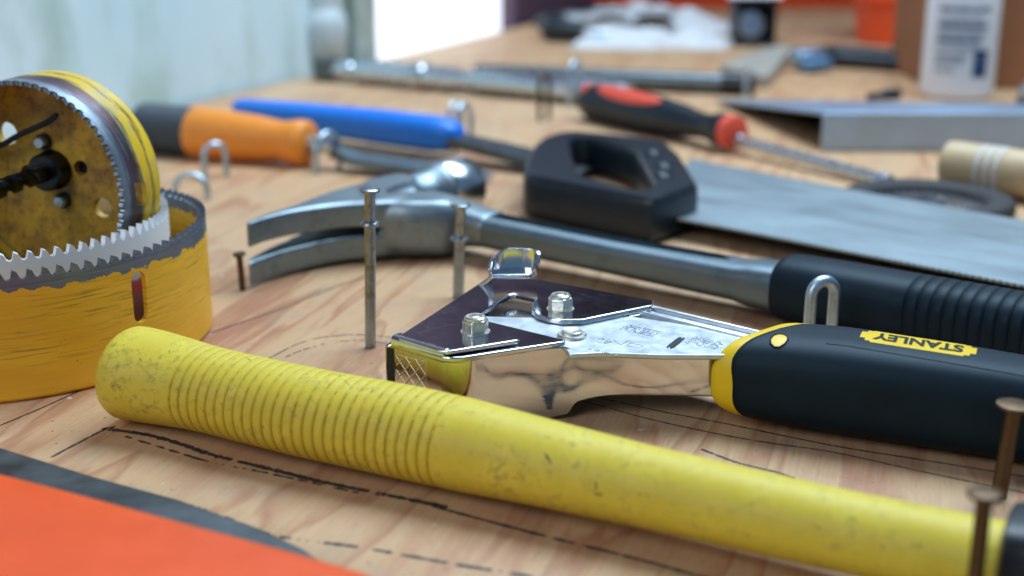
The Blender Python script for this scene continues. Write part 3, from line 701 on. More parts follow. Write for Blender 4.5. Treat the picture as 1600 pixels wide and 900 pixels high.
# yellow badge with lettering, upside down from this side
def patch(mb, fs, pts_grid): pass
bs0, bs1, bw0, bw1 = 48.0, 86.0, 11.5, 25.5
nx_, ny_ = 40, 12; vs, fs = [], []
for i in range(nx_+1):
    for j in range(ny_+1):
        fx, fy = i/nx_, j/ny_
        vs.append(gtop(bs0 + (bs1-bs0)*fx, bw0 - 1.5*fx + (bw1-bw0)*fy, .10))
for i in range(nx_):
    for j in range(ny_):
        ex = min(i, nx_-1-i); ey = min(j, ny_-1-j)
        if (ex < 2 and ey < 3) or (ex < 4 and ey < 1): continue
        a = i*(ny_+1)+j; fs.append([a, a+ny_+1, a+ny_+2, a+1])
MB().add(vs, fs).build('badge', M['yel'], tk)
def text_mb(txt, size, fn, off=.02):
    cu = bpy.data.curves.new('txt', 'FONT'); cu.body = txt; cu.size = 1; cu.offset = off; cu.resolution_u = 5
    o = bpy.data.objects.new('txt', cu); COL.objects.link(o); bpy.context.view_layer.update()
    me = bpy.data.meshes.new_from_object(o.evaluated_get(bpy.context.evaluated_depsgraph_get()))
    bm = bmesh.new(); bm.from_mesh(me); bmesh.ops.triangulate(bm, faces=bm.faces[:])
    for _ in range(2): bmesh.ops.subdivide_edges(bm, edges=[e for e in bm.edges if e.calc_length() > .12], cuts=1, use_grid_fill=True)
    bmesh.ops.triangulate(bm, faces=bm.faces[:]); bm.to_mesh(me); bm.free()
    xs = [v.co.x for v in me.vertices]; ys = [v.co.y for v in me.vertices]; x0, x1, y0, y1 = min(xs), max(xs), min(ys), max(ys)
    mb = MB().add([fn((v.co.x-x0)/(x1-x0), (v.co.y-y0)/(y1-y0)) for v in me.vertices], [list(p.vertices) for p in me.polygons])
    bpy.data.objects.remove(o); bpy.data.meshes.remove(me); bpy.data.curves.remove(cu); return mb
text_mb('STANLEY', 1, lambda fx, fy: gtop(bs1 - 4.2 - fx*(bs1-bs0-8.4), bw1 - 1.5 + 1.5*fx - 3.1 - fy*(bw1-bw0-6.2), .26), .035).build('lettering', M['brub'], tk, flat=True)
# lozenge window in the rubber and the moulded seam
lz = MB(); c_s, c_w = 22.0, 7.0
lp = [gtop(c_s + 2.5*math.cos(a)*1.2, c_w + 4.2*math.sin(a)*(1.0 if abs(math.sin(a)) < .8 else 1.0), .06) for a in [2*math.pi*i/10 for i in range(10)]]
lz.add(lp + [gtop(c_s, c_w, .5)], [[i, (i+1) % 10, 10] for i in range(10)]); lz.build('peep_window', M['yel'], tk)
lr = MB(); lr.tube(lp + lp[:1], .35, 6); lr.build('window_lip', M['brub'], tk)
sm = MB(); sm.tube([gtop(s, 6.5 - .05*(s-40), .02) for s in [38 + i*4 for i in range(40)]], .16, 5); sm.build('seam', M['hole'], tk)

# ------------------------------------------------------------------ claw hammer
ch_ = thing('claw_hammer', 'steel claw hammer with a black rubber grip lying on its side behind the stapler', 'claw hammer', (-20, 660, 0))
HD = Vector((.8, -.6, 0)); HA = Vector((.6, .8, 0))
hb = MB()
near = smooth([(-124, 596, 0), (-117, 609, 0), (-109, 620, 0), (-96, 632, 0), (-83, 640, 0), (-68, 644, 0), (-54, 651, 0)], 6)
far = smooth([(-125, 601, 0), (-118, 622, 0), (-109, 641, 0), (-100, 668, 0), (-90, 692, 0), (-80, 708, 0), (-68, 718, 0)], 6)
NST = len(near)
for up_ in (1, -1):
    rr_ = []
    for i, (a, c_) in enumerate(zip(near, far)):
        f = i/(NST-1)
        gap = lerp([(0, 4.4), (.25, 3.4), (.5, 2.6), (.75, 2.0), (.86, 1.5), (.92, -.3), (1, -.3)], f); th = 17.5 + 0*f
        zo = 17 + up_*lerp([(0, 15.5), (.4, 15.8), (1, 15.2)], f); zi = 17 + up_*gap
        zif = 17 + up_*max(gap*.5, -.2)
        zof = zo - up_*lerp([(0, .5), (.5, 2.5), (1, 5)], f)
        rr_.append([a + pz*zi, a + pz*(zo - up_*1.2), a.lerp(c_, .08) + pz*zo, a.lerp(c_, .55) + pz*(zo - up_*lerp([(0, 0), (.55, .6), (.8, 4.5), (1, 3)], f)), c_ + pz*zof, c_ + pz*zif])
    hb.loft(rr_)
pk = hb
chk = smooth([(-68, 648, 0), (-58, 643.5, 0), (-46, 643, 0), (-33, 645, 0), (-27, 653, 0), (-40, 670, 0), (-50, 690, 0), (-50, 706, 0), (-54, 718, 0), (-62, 724, 0), (-72, 718, 0), (-84, 700, 0), (-80, 672, 0)], 6, True)
def insetp(poly, d):
    n = len(poly); out = []
    for i in range(n):
        t = (poly[(i+1) % n] - poly[i-1]).normalized(); out.append(poly[i] + Vector((-t.y, t.x, 0))*d)
    return out
pk.loft([[p + pz*z for p in insetp(chk, q)] for z, q in ((2.4, 5), (4.2, 2.5), (8, .8), (13, 0), (22, 0), (26, .8), (29.6, 2.8), (31.4, 5.5))])
FA = Vector((.70, .714, 0)); FE = Vector((-26, 750, 17.6))
pk.lathe([(13, -62), (12.6, -48), (12.4, -40), (13.0, -34), (15.0, -29), (16.4, -26), (16.6, -22)], 40, axis_frame(FE, FA))
rr_ = []
for d, wd, hz in ((-6, 14, 14), (10, 14, 13.2), (26, 13, 11), (44, 11.8, 8.6)):
    c_ = Vector((-44, 676, 16)) + HD*d
    rr_.append([c_ + HA*wd*math.copysign(abs(math.cos(a))**.7, math.cos(a)) + pz*hz*math.copysign(abs(math.sin(a))**.7, math.sin(a)) for a in [2*math.pi*k/32 for k in range(32)]])
pk.loft(rr_)
hdo = pk.build('head', M['hammer'], ch_, angle=60)
rm = hdo.modifiers.new('remesh', 'REMESH'); rm.mode = 'VOXEL'; rm.voxel_size = .0009
sm_ = hdo.modifiers.new('smooth', 'SMOOTH'); sm_.factor = .5; sm_.iterations = 9
bpy.context.view_layer.update(); bake(hdo)
hol_ = MB(); Mz = Matrix.Translation((-50, 686, 34)) @ Matrix.Rotation(math.atan2(.8, .6), 4, 'Z')
hol_.lathe([(.01, -1)] + [(math.sin(math.pi*k/14), -math.cos(math.pi*k/14)) for k in range(1, 14)] + [(.01, 1)], 36, Mz @ Matrix.Diagonal((25, 10, 9.5, 1)))
hol_.v = [(wmat(ch_).inverted() @ (v*S))/S for v in hol_.v]
cut(hdo, hol_); hdo.data.set_sharp_from_angle(angle=math.radians(40))
lathe_obj('face_band', [(16.4, -22.6), (17.0, -21), (17.0, -2.0), (15.8, 0), (.01, .6)], M['hamface'], ch_, FE, FA, 48, 40)
rr_ = []; HP0 = Vector((-44, 676, 15))
for d, wd, hz, z in ((0, 13, 13, 16.5), (14, 12.5, 11, 16), (26, 11.5, 9.0, 16), (40, 11.5, 8.2, 15.5), (120, 11.5, 8.0, 14.5), (184, 12.2, 8.6, 14.2), (192, 13.2, 10, 14.2), (204, 13.6, 10.6, 14.2)):
    c_ = HP0 + HD*d; c_.z = z
    rr_.append([c_ + HA*wd*math.copysign(abs(math.cos(a))**.62, math.cos(a)) + pz*hz*math.copysign(abs(math.sin(a))**.62, math.sin(a)) for a in [2*math.pi*k/32 for k in range(32)]])
shf = MB().loft(rr_).build('shaft', M['shaft'], ch_, angle=50)
def slotpath(d0, d1, off, hw): 
    p = [HP0 + HD*d0 + HA*(off-hw), HP0 + HD*d1 + HA*(off-hw*.9), HP0 + HD*(d1+5) + HA*off, HP0 + HD*d1 + HA*(off+hw*.9), HP0 + HD*d0 + HA*(off+hw), HP0 + HD*(d0-8) + HA*off]
    return [(q.x, q.y) for q in smooth([Vector((a.x, a.y, 0)) for a in p], 5, True)]
cut(shf, (lambda m: (setattr(m, 'v', [(wmat(ch_).inverted() @ (v*S))/S for v in m.v]), m)[1])(MB().prism(slotpath(44, 168, 2.2, 5.2), 18.6, 40)))
rr_ = []
gs = [(203, 12.8), (204.5, 14.8), (208, 15.6), (225, 16)] + [(240 + 0*i, 16) for i in range(0)]
d = 230
while d < 262: gs.append((d, 16)); d += 6
for g in range(16):
    b0 = 264 + g*5.2; gs += [(b0-1.6, 16.1), (b0-.7, 16.0), (b0, 15.45), (b0+.7, 16.0)]
gs += [(352, 16.5), (356, 15)]
for d, r in gs:
    c_ = HP0 + HD*d; c_.z = 15.2
    rr_.append([c_ + HA*r*math.copysign(abs(math.cos(a))**.75, math.cos(a)) + pz*(r-1.6)*math.copysign(abs(math.sin(a))**.75, math.sin(a)) for a in [2*math.pi*k/40 for k in range(40)]])
MB().loft(rr_).build('grip', M['brub'], ch_, angle=50)

# ------------------------------------------------------------------ nails and staples
def nail(name, label, loc, h, r, headr, collar, mat, tilt=(0, 0)):
    t = thing(name, label, 'nail', (loc[0], loc[1], 0), Matrix.Rotation(tilt[0], 4, 'X') @ Matrix.Rotation(tilt[1], 4, 'Y'), 'nails driven into the work surface')
    MB().lathe([(r, -3), (r, h*.35), (r, h-1.6), (r*1.1, h-1.2)], 20).build('shank', mat, t, world=False)
    hd_ = MB(); n = 28; rings = []
    for rr, z in ((r*1.05, h-1.5), (headr*.96, h-1.35), (headr, h-.9), (headr*.98, h-.3), (headr*.86, h)):
        rings.append([Vector((rr*(1+.03*math.sin(3*a+h))*math.cos(a), rr*(1+.03*math.cos(2*a+h))*math.sin(a), z + .12*math.cos(a+h))) for a in [2*math.pi*k/n for k in range(n)]])
    hd_.loft(rings).build('head', mat, t, world=False)
    if collar: MB().lathe([(r*1.02, collar-1.2), (headr*.86, collar-.8), (headr*.95, collar-.1), (headr*.86, collar+.5), (r*1.02, collar+.9)], 28).build('collar', mat, t, world=False)
    return t
nail('nail', 'tall double headed nail standing in front of the claw hammer', (-58.6, 514.2), 67.5, 2.25, 4.1, 53.0, M['nail'], (.01, .028))
nail('nail', 'double headed nail standing behind the shiny stapler', (-25, 584.4), 44.5, 2.6, 4.6, 28.3, M['nail'], (-.02, .035))
nail('nail', 'short brown nail at the tip of the hammer claw', (-127.6, 596), 18.6, 1.5, 3.0, 0, M['rusty'], (.03, -.03))
nail('nail', 'blurred brown nail beside the black grip at the right edge', (151.6, 373.5), 31.5, 2.5, 5.6, 0, M['rusty'], (.02, .05))
nail('nail', 'blurred nail rising in front of the end of the yellow handle', (112.0, 284), 44.5, 1.9, 4.2, 0, M['rusty'])
nail('nail', 'pale nail standing at the tip of the grey wood offcut', (216, 1215), 28, 2.6, 3.6, 0, M['galv'])
def staple(label, a, c, h, r, mat):
    A = Vector((a[0], a[1], 0)); C_ = Vector((c[0], c[1], 0)); mid = (A+C_)/2; L = (C_-A).length/2; d = (C_-A).normalized()
    t = thing('fence_staple', label, 'staple', (mid.x, mid.y, 0), None, 'wire staples driven into the work surface')
    pts = [A - pz*3, A + pz*(h-L)*.5, A + pz*max(2, h-L)]
    pts += [mid + d*L*math.cos(math.pi - math.pi*i/12) + pz*(max(2, h-L) + min(L, h-2)*math.sin(math.pi*i/12)) for i in range(1, 12)]
    pts += [C_ + pz*max(2, h-L), C_ + pz*(h-L)*.5, C_ - pz*3]
    MB().tube(pts, r, 12).build('wire', mat, t)
    return t
staple('wire staple in front of the orange handled chisel, the left one', (-202, 850), (-189.5, 858), 22.5, 2.0, M['galv'])
staple('wire staple lowest and nearest to the hole saws', (-207, 790), (-186.8, 788.8), 15.5, 2.0, M['galv'])
staple('wire staple beside the neck of the orange chisel handle', (-131.0, 866), (-118, 886), 26, 2.1, M['galv'])
staple('wire staple straddling the end of the blue handle, the front one of two', (-40.5, 938), (-30, 958), 34, 2.0, M['galv'])
staple('wire staple behind another at the end of the blue handle', (-46.5, 948), (-37, 968), 34, 1.6, M['galv'])
staple('thick wire staple standing behind the black and yellow stapler grip', (118.6, 498), (129, 503), 32.8, 2.4, M['galv'])
staple('blurred wire staple over the long silver wrench', (51, 1160), (61, 1175), 38, 2.4, M['galv'])

staple('rusty brown staple in front of the long silver wrench', (22.8, 1082), (30.8, 1092), 37, 1.9, M['rusty'])
# ------------------------------------------------------------------ hand saw
sw_ = thing('hand_saw', 'hand saw with a black plastic handle and a dull grey blade', 'hand saw', (80, 760, 0))
outl = [Vector(q) for q in [(6.5, 742, 0), (7.5, 780, 0), (14, 836, 0), (20, 858, 0), (30, 876, 0), (40, 882, 0), (48, 881, 0), (80, 862, 0), (96, 846, 0), (101, 838, 0), (104, 800, 0), (103.5, 716, 0), (101, 708, 0), (80, 681, 0), (74, 676, 0), (68, 678, 0), (14, 730, 0), (9, 735, 0)]]
hol = [Vector(q) for q in [(39, 738, 0), (44, 728, 0), (64, 698, 0), (69, 695, 0), (74, 699, 0), (78, 712, 0), (77, 812, 0), (73, 826, 0), (60, 850, 0), (50, 862, 0), (43, 862, 0), (38, 852, 0), (37, 800, 0)]]
def revol(poly):
    ar = sum(poly[i-1].x*poly[i].y - poly[i].x*poly[i-1].y for i in range(len(poly)))
    return poly if ar > 0 else poly[::-1]
outl, hol = revol(outl), revol(hol)
hm_ = MB(); rr_ = [[p + pz*z for p in insetp(outl, q)] for z, q in ((1.6, 3), (3.2, 1), (6, 0), (22, 0), (25, 1.0), (26.6, 2.8))]
hm_.loft(rr_); ho = hm_.build('handle', M['bplas'], sw_, angle=40)
cm = MB(); rr_ = [[p + pz*z for p in insetp(hol, q)] for z, q in ((-5, -3.5), (2, -3), (5, 0), (23.8, 0), (26, -1.0), (27.5, -3.0), (40, -3.0))]
cm.loft(rr_); cm.v = [(wmat(sw_).inverted() @ (v*S))/S for v in cm.v]
cut(ho, cm)
for x, y in ((88, 800), (90, 760), (86.5, 733)):
    o = MB().lathe([(5.4, 26.3), (5.4, 27.2), (4.6, 27.6), (3.6, 26.9), (.01, 26.9)], 24, Matrix.Translation((x, y, 0))).build('handle_screw', M['drill'], sw_)
bl = []; A = Vector((80, 705, 0)); B = Vector((330, 476, 0)); L = (B-A).length; t = (B-A).normalized(); nn = Vector((t.y, -t.x, 0))
k = int(L/3.2)
for i in range(k): 
    p = A + t*(L*i/k); bl += [p, p + t*1.6 + nn*1.7]
bl.append(B)
bl += [Vector((395, 564, 0)), Vector((276.6, 689, 0)), Vector((192.9, 775, 0)), Vector((119, 860, 0)), Vector((100, 800, 0))]
MB().prism([(p.x, p.y) for p in bl], 10.2, 11.4).build('blade', M['blade'], sw_)

# ------------------------------------------------------------------ handles and tools further back
def along(a, c): a, c = Vector(a), Vector(c); return a, (c-a).normalized(), (c-a).length
p, d, L = along((-268, 946, 18), (-138, 891, 16))
ch2 = thing('chisel', 'chisel with a ribbed grey end and an orange plastic handle', 'chisel', (-200, 920, 0))
pr = [(15, 0), (17.4, 1.5), (18, 4)]
for i in range(13): pr += [(18, 5+i*3.1), (17.2, 6+i*3.1), (18, 7+i*3.1)]
pr += [(17.6, 46.5)]
lathe_obj('ribbed_end', pr, M['grip'], ch2, p, d, 40, 60)
lathe_obj('handle', [(17.4, 46), (18.4, 47.5), (18.0, 70), (16, 98), (13.8, 116), (13.6, 121), (15.6, 130), (15.6, 138), (14, 140), (8, 140.5)], M['orange'], ch2, p, d, 40, 50)
lathe_obj('ferrule', [(6, 139), (6, 160), (5, 160.5)], M['silver'], ch2, p, d, 24)
q = p + d*158
cb = MB(); dxy = Vector((.90, -.43, 0)).normalized(); nn = Vector((-dxy.y, dxy.x, 0)); rr_ = []
for s_, wd, z, th in ((0, 4, 12, 4), (12, 8, 10, 3), (20, 11, 8, 2.4), (110, 11, 5, 1.8), (118, 11, 4, .3)):
    c_ = Vector((q.x, q.y, z)) + dxy*s_; rr_.append([c_ + nn*wd - pz*th, c_ + nn*wd + pz*th, c_ - nn*wd + pz*th, c_ - nn*wd - pz*th])
cb.loft(rr_).build('blade', M['shaft'], ch2, bevel=.4)
pb_ = thing('pry_bar', 'flat pry bar with a long blue handle sleeve and dark steel end', 'pry bar', (-100, 960, 0))
p, d, L = along((-216, 1036, 17), (-36, 912, 17)); nn = d.cross(pz).normalized(); rr_ = []
for s_, a_, b_ in ((0, 6, 5), (1.5, 9, 8), (5, 10.5, 8.5), (60, 12.5, 10.5), (150, 14.5, 12.5), (195, 14.5, 12.5), (208, 12.5, 11), (216, 9, 8), (218, 6, 4)):
    c_ = p + d*s_; rr_.append([c_ + nn*a_*math.copysign(abs(math.cos(x))**.8, math.cos(x)) + pz*b_*math.copysign(abs(math.sin(x))**.8, math.sin(x)) for x in [2*math.pi*k/28 for k in range(28)]])
MB().loft(rr_).build('sleeve', M['blue'], pb_, angle=60)
rr_ = []
for s_, wd, z, th in ((205, 9, 15, 3.5), (240, 12, 12, 3.5), (290, 15, 7, 3), (325, 17, 5, 2)):
    c_ = p + d*s_; c_.z = z; rr_.append([c_ + nn*wd - pz*th, c_ + nn*wd + pz*th, c_ - nn*wd + pz*th, c_ - nn*wd - pz*th])
MB().loft(rr_).build('bar', M['dsteel'], pb_, bevel=.8)

tw = thing('socket_wrench', 'long silver socket wrench with a knurled collar near the far wall', 'wrench', (-60, 1240, 0))
p, d, L = along((-178, 1322, 12), (100, 1150, 12))
lathe_obj('shaft', [(6, 0), (9, 2), (9, 24), (7, 26), (7, 30), (10.5, 32), (11.5, 60), (11.5, 140), (10, 150), (10, 172), (11.4, 174), (11.4, 300), (10, 330)], M['silver'], tw, p, d, 28)
lathe_obj('collar', [(11.8, 96), (13.4, 98), (13.4, 112), (11.8, 114)], M['hamface'], tw, p, d, 28)
hd2 = MB(); hd2.lathe([(13, -9), (15, -7), (15, 9), (12, 11)], 28, Matrix.Translation(p - d*8)); hd2.build('ratchet_head', M['dsteel'], tw)
br = thing('steel_bar', 'dark grey round steel bar lying behind the silver wrench', 'steel bar', (90, 1260, 0))
p, d, L = along((-36, 1304, 10), (222, 1225, 10)); lathe_obj('rod', [(8, 0), (9.6, 1.5), (9.6, L-1.5), (8, L)], M['dsteel'], br, p, d, 24)
lathe_obj('end_cap', [(9.9, L-26), (11, L-25), (11, L+3), (9, L+4)], M['drill'], br, p, d, 24)

sd = thing('screwdriver', 'screwdriver with a black handle and red inlays', 'screwdriver', (130, 980, 0))
p, d, L = along((62, 1096, 15.8), (162, 937, 15)); pr = [(5, -1), (9, 0), (12.5, 3), (14.6, 10), (15.6, 22), (15.8, 60), (15, 90), (12.5, 125), (9.6, 146), (9.2, 154), (10.4, 162), (12.2, 168), (12.2, 178)]
rr_ = []; Mx = axis_frame(p, d)
for r, z in pr:
    rr_.append([Mx @ Vector((r*(1 + (.03*math.cos(6*a) if 8 < z < 130 else 0))*math.cos(a), r*(1 + (.03*math.cos(6*a) if 8 < z < 130 else 0))*math.sin(a), z)) for a in [2*math.pi*k/48 for k in range(48)]])
MB().loft(rr_).build('handle', M['bplas'], sd, angle=60)
lathe_obj('collar', [(11, 177.5), (12.3, 178.5), (11.9, 186), (9, 187.5)], M['red'], sd, p, d, 32)
def inlay(z0, z1, ang, wd, lift=.9):
    m = MB(); vs = []; fs = []; ni, nj = 18, 8
    for i in range(ni+1):
        z = z0 + (z1-z0)*i/ni; e = math.sqrt(max(0, 1-((2*i/ni)-1)**2))
        for j in range(nj+1):
            a = ang + wd*e*(j/nj - .5)*2; r = lerp([(b_, a_) for a_, b_ in pr], z)*(1 + .03*math.cos(6*a)) + lift*(1-(2*j/nj-1)**4*.8)*min(1, e*2)
            vs.append(Mx @ Vector((r*math.cos(a), r*math.sin(a), z)))
    for i in range(ni):
        for j in range(nj): a = i*(nj+1)+j; fs.append([a, a+1, a+nj+2, a+nj+1])
    return m.add(vs, fs)
def up_angle():
    best = max(range(360), key=lambda k: (Mx.to_3x3() @ Vector((math.cos(math.radians(k)), math.sin(math.radians(k)), 0))).dot(Vector((-.25, -.45, .86))))
    return math.radians(best)
ua = up_angle()
inlay(26, 108, ua, .55).build('inlay', M['red'], sd); inlay(2.5, 16, ua, .55).build('inlay', M['red'], sd)
lathe_obj('shaft', [(5, 186), (5, 190), (4, 191), (4, 318), (4.8, 322), (4.8, 330), (3, 331)], M['silver'], sd, p, (Vector((237, 823, 5)) - p).normalized(), 20)

sq_ = thing('steel_channel', 'blue grey steel channel offcut behind the screwdriver', 'steel channel', (280, 1000, 0))
sqm = MB(); a_ = [(225.8, 951, 28.2), (430, 948, 28.2), (520, 1142, 3.8), (183, 1176, 3.8)]
sqm.add([Vector(p) for p in a_] + [Vector(p) - pz*2.4 for p in a_], [[0,1,2,3],[7,6,5,4],[0,4,5,1],[1,5,6,2],[2,6,7,3],[3,7,4,0]]); sqm.build('sloping_leg', M['tin'], sq_, bevel=.5)
MB().prism([(225.4, 947.6), (430, 944.6), (430, 947.8), (225.8, 950.8)], .2, 28.3).build('front_leg', M['tin'], sq_, bevel=.4)
wh = thing('wooden_handle', 'turned pale wooden handle with three white rings at the right edge', 'tool handle', (320, 790, 0))
p, d, L = along((276, 823, 15.5), (420, 690, 15.5)); pr = [(12, 0), (14.8, 1.5), (15.3, 5), (15.3, 20), (15.0, 21)]
for i in range(3): pr += [(15.2, 21.5+i*6), (15.2, 24.3+i*6), (14.4, 25.0+i*6), (15.2, 26.5+i*6)]
pr += [(15, 44), (14, 90), (13.4, 180)]
lathe_obj('grip', pr, M['turned'], wh, p, d, 40, 50)
for i in range(3): lathe_obj('painted_ring', [(15.3, 24.2+i*6), (15.6, 24.5+i*6), (15.6, 26.2+i*6), (15.3, 26.5+i*6)], M['cloth'], wh, p, d, 40)

ds = thing('abrasive_disc', 'black abrasive wheel half hidden behind the saw blade', 'grinding disc', (247, 764, 0))
rr_ = []; m = MB(); prf = [(33, 2), (34, 1), (38, .6), (44, .6), (48.5, 1), (49.6, 3), (49.0, 7.5), (46, 8.8), (40, 9.2), (36.5, 8.6), (34, 6), (33, 4.4)]
n = 120
for r, z in prf: rr_.append([Vector((247 + r*(1+(.012*(i % 2) if r > 40 else 0))*math.cos(2*math.pi*i/n), 764 + r*(1+(.012*(i % 2) if r > 40 else 0))*math.sin(2*math.pi*i/n), z)) for i in range(n)])
rr_.append(rr_[0]); m.loft(rr_, False, False).build('rim', M['disc'], ds, angle=60)
MB().lathe([(33, 1.5), (33, 3.4), (20, 4.2), (12, 5.0), (10, 7.6), (6, 8), (5.4, 1.5)], 40, Matrix.Translation((247, 764, 0)), True).build('hub', M['hamface'], ds)

bt = thing('bottle', 'white plastic bottle with blue printed label in front of the cardboard box', 'bottle', (411.5, 1219, 0))
MB().lathe([(24, 0), (29, .8), (32, 4), (32.6, 12), (32.4, 60), (32.4, 135), (30, 148), (20, 160), (14, 165), (14, 185)], 64, None).build('body', M['bottle'], bt, world=False)
MB().lathe([(16, 172), (17, 173), (17, 194), (15, 196)], 40).build('cap', M['bottle'], bt, world=False)
lab = MB(); random.seed(11)
def onb(a0, a1, z0, z1, off=.25):
    vs = []; n = max(2, int(abs(a1-a0)/.08)+1)
    for i in range(n+1):
        a = a0 + (a1-a0)*i/n
        for z in (z0, z1): vs.append(Vector(((32.6+off)*math.sin(a), -(32.6+off)*math.cos(a), z)))
    lab.add(vs, [[2*i, 2*i+2, 2*i+3, 2*i+1] for i in range(n)])
def textrow(a0, a1, z, h):
    a = a0
    while a < a1 - .03:
        wv = random.uniform(.035, .085); onb(a, min(a1, a+wv), z, z+h*random.uniform(.75, 1)); a += wv + .02
A0, A1 = -1.0, .42
for z, h, x1 in ((80, 4.0, .45), (73, 1.6, .3), (69.6, 1.6, .3), (64.4, 4.2, .42), (60.2, 1.3, .36), (57.2, 1.3, .3), (52.6, 4.0, .30), (48.6, 1.3, .25), (45.6, 1.3, .2), (40.2, 1.8, -.12), (36.8, 1.8, -.16), (33.0, 1.8, -.2), (28, 1.2, -.4), (25, 1.2, -.4)): textrow(A0, x1, z, h)
lab.build('label_print', M['navy'], bt, world=False, flat=True)
lab = MB()
for i in range(11): onb(.06, .50, 21.5 + i*2.25, 21.5 + i*2.25 + random.choice((1.7, 2.0, 2.25)))
lab.build('barcode', M['navy'], bt, world=False, flat=True)

bx = thing('cardboard_box', 'brown cardboard box standing behind the white bottle', 'box', (480, 1330, 0))
MB().box((520, 1340, 95), (230, 150, 190)).build('carton', M['card'], bx, bevel=1.5)
MB().box((540, 1264.2, 120), (46, .5, 138)).build('tape', M['card'], bx); 
MB().box((520, 1340, 191.2), (226, 146, 1.6)).build('lid_flap', M['card'], bx)
cp = thing('cap_nut', 'blurred silver domed cap at the right edge below the box', 'cap', (463, 1160, 0))
MB().lathe([(15, 0), (16, 1), (16, 8), (15, 9)], 36).build('base', M['dsteel'], cp, world=False)
MB().lathe([(14.4, 8.8), (14.6, 14), (13, 20), (8, 24), (.01, 25)], 36).build('dome', M['silver'], cp, world=False)

pl_ = thing('wall_plug', 'small dark plastic plug lying in front of the bottle', 'plug', (340, 1200, 0))
p, d, L = along((322, 1190, 4), (356, 1204, 5)); lathe_obj('body', [(2.4, 0), (3.2, 1), (3.2, 16), (4.6, 18), (5.2, 26), (5.2, 34), (3, 36)], M['bplas'], pl_, p, d, 20)
lathe_obj('flange', [(5.2, 19), (6, 19.5), (6, 21.5), (5.2, 22)], M['bplas'], pl_, p, d, 20)

ow = MB(); ow.prism([(212, 1352), (236, 1268), (246, 1266), (322, 1516), (304, 1530)], .3, 13.5)
tag(ow.build('wood_offcut', M['greywood'], bevel=1), 'pale grey wooden wedge offcut lying flat', 'wood offcut')

pc = thing('adjustable_pliers', 'dark pliers with black handles lying in front of the red bin', 'pliers', (350, 1410, 0))
for o_, z in ((0, 9), (16, 15)):
    MB().tube(smooth([(330, 1420+o_, z), (352, 1424+o_, z+1), (380, 1412+o_*.8, z), (420, 1385+o_*.6, z-1)], 6), [7, 8]*9 + [7], 14).build('handle', M['bplas'], pc)
MB().lathe([(11, -8), (13, -6), (13, 6), (10, 8)], 28, Matrix.Translation((322, 1420, 13))).build('pivot', M['dsteel'], pc)
jw = MB(); jw.prism([(296, 1398), (304, 1388), (334, 1402), (336, 1424), (318, 1432), (300, 1424)], 5, 22); jw.build('jaw', M['tin'], pc, bevel=3)
jw = MB(); jw.prism([(300, 1380), (310, 1372), (338, 1392), (332, 1402), (312, 1396)], 3, 14); jw.build('jaw', M['midblue'], pc, bevel=2)

bn = thing('storage_bin', 'long red orange plastic bin at the back of the bench', 'bin', (480, 2270, 0))
m = MB(); rr_ = []
def rrect(cx, cy, hx, hy, r, z, n=6):
    return [Vector((cx + sx*(hx-r) + r*math.cos(a0_ + math.pi/2*k/n), cy + sy*(hy-r) + r*math.sin(a0_ + math.pi/2*k/n), z)) for sx, sy, a0_ in ((1, 1, 0), (-1, 1, math.pi/2), (-1, -1, math.pi), (1, -1, 3*math.pi/2)) for k in range(n+1)]
for z, g in ((0, 0), (3, 3), (150, 14), (156, 20), (158, 20), (158, 15), (150, 9), (6, -4), (5, -4)): rr_.append(rrect(500, 2275, 250+g, 60+g, 22, z))
m.loft(rr_).build('shell', M['bin'], bn, angle=50)
m = MB(); 
for z in (40, 90): m.loft([rrect(500, 2275, 250+g, 60+g, 24, zz) for zz, g in ((z, 4+z*.074), (z+1, 9+z*.074), (z+7, 9.5+z*.074), (z+8, 5+z*.074))], True, True)
m.build('rib', M['bin'], bn, angle=50)
bk2 = thing('bucket', 'red orange plastic bucket beside the cardboard box', 'bucket', (470, 1650, 0))
MB().lathe([(62, 0), (66, 2), (86, 150), (92, 152), (92, 158), (82, 158), (62, 6), (.01, 5)], 64, Matrix.Translation((505, 1688, 0))).build('shell', M['bin'], bk2, angle=40)
MB().lathe([(72, 50), (75, 51), (77, 58), (73, 60)], 64, Matrix.Translation((505, 1688, 0)), True).build('rib', M['bin'], bk2, angle=40)
rt = thing('tool_box', 'red lidded tool box at the far end behind the white rags', 'tool box', (165, 2330, 0))
MB().box((165, 2330, 45), (250, 80, 90)).build('tray', M['bin'], rt, bevel=5)
MB().box((165, 2330, 96), (256, 86, 10)).build('lid', M['bin'], rt, bevel=3)

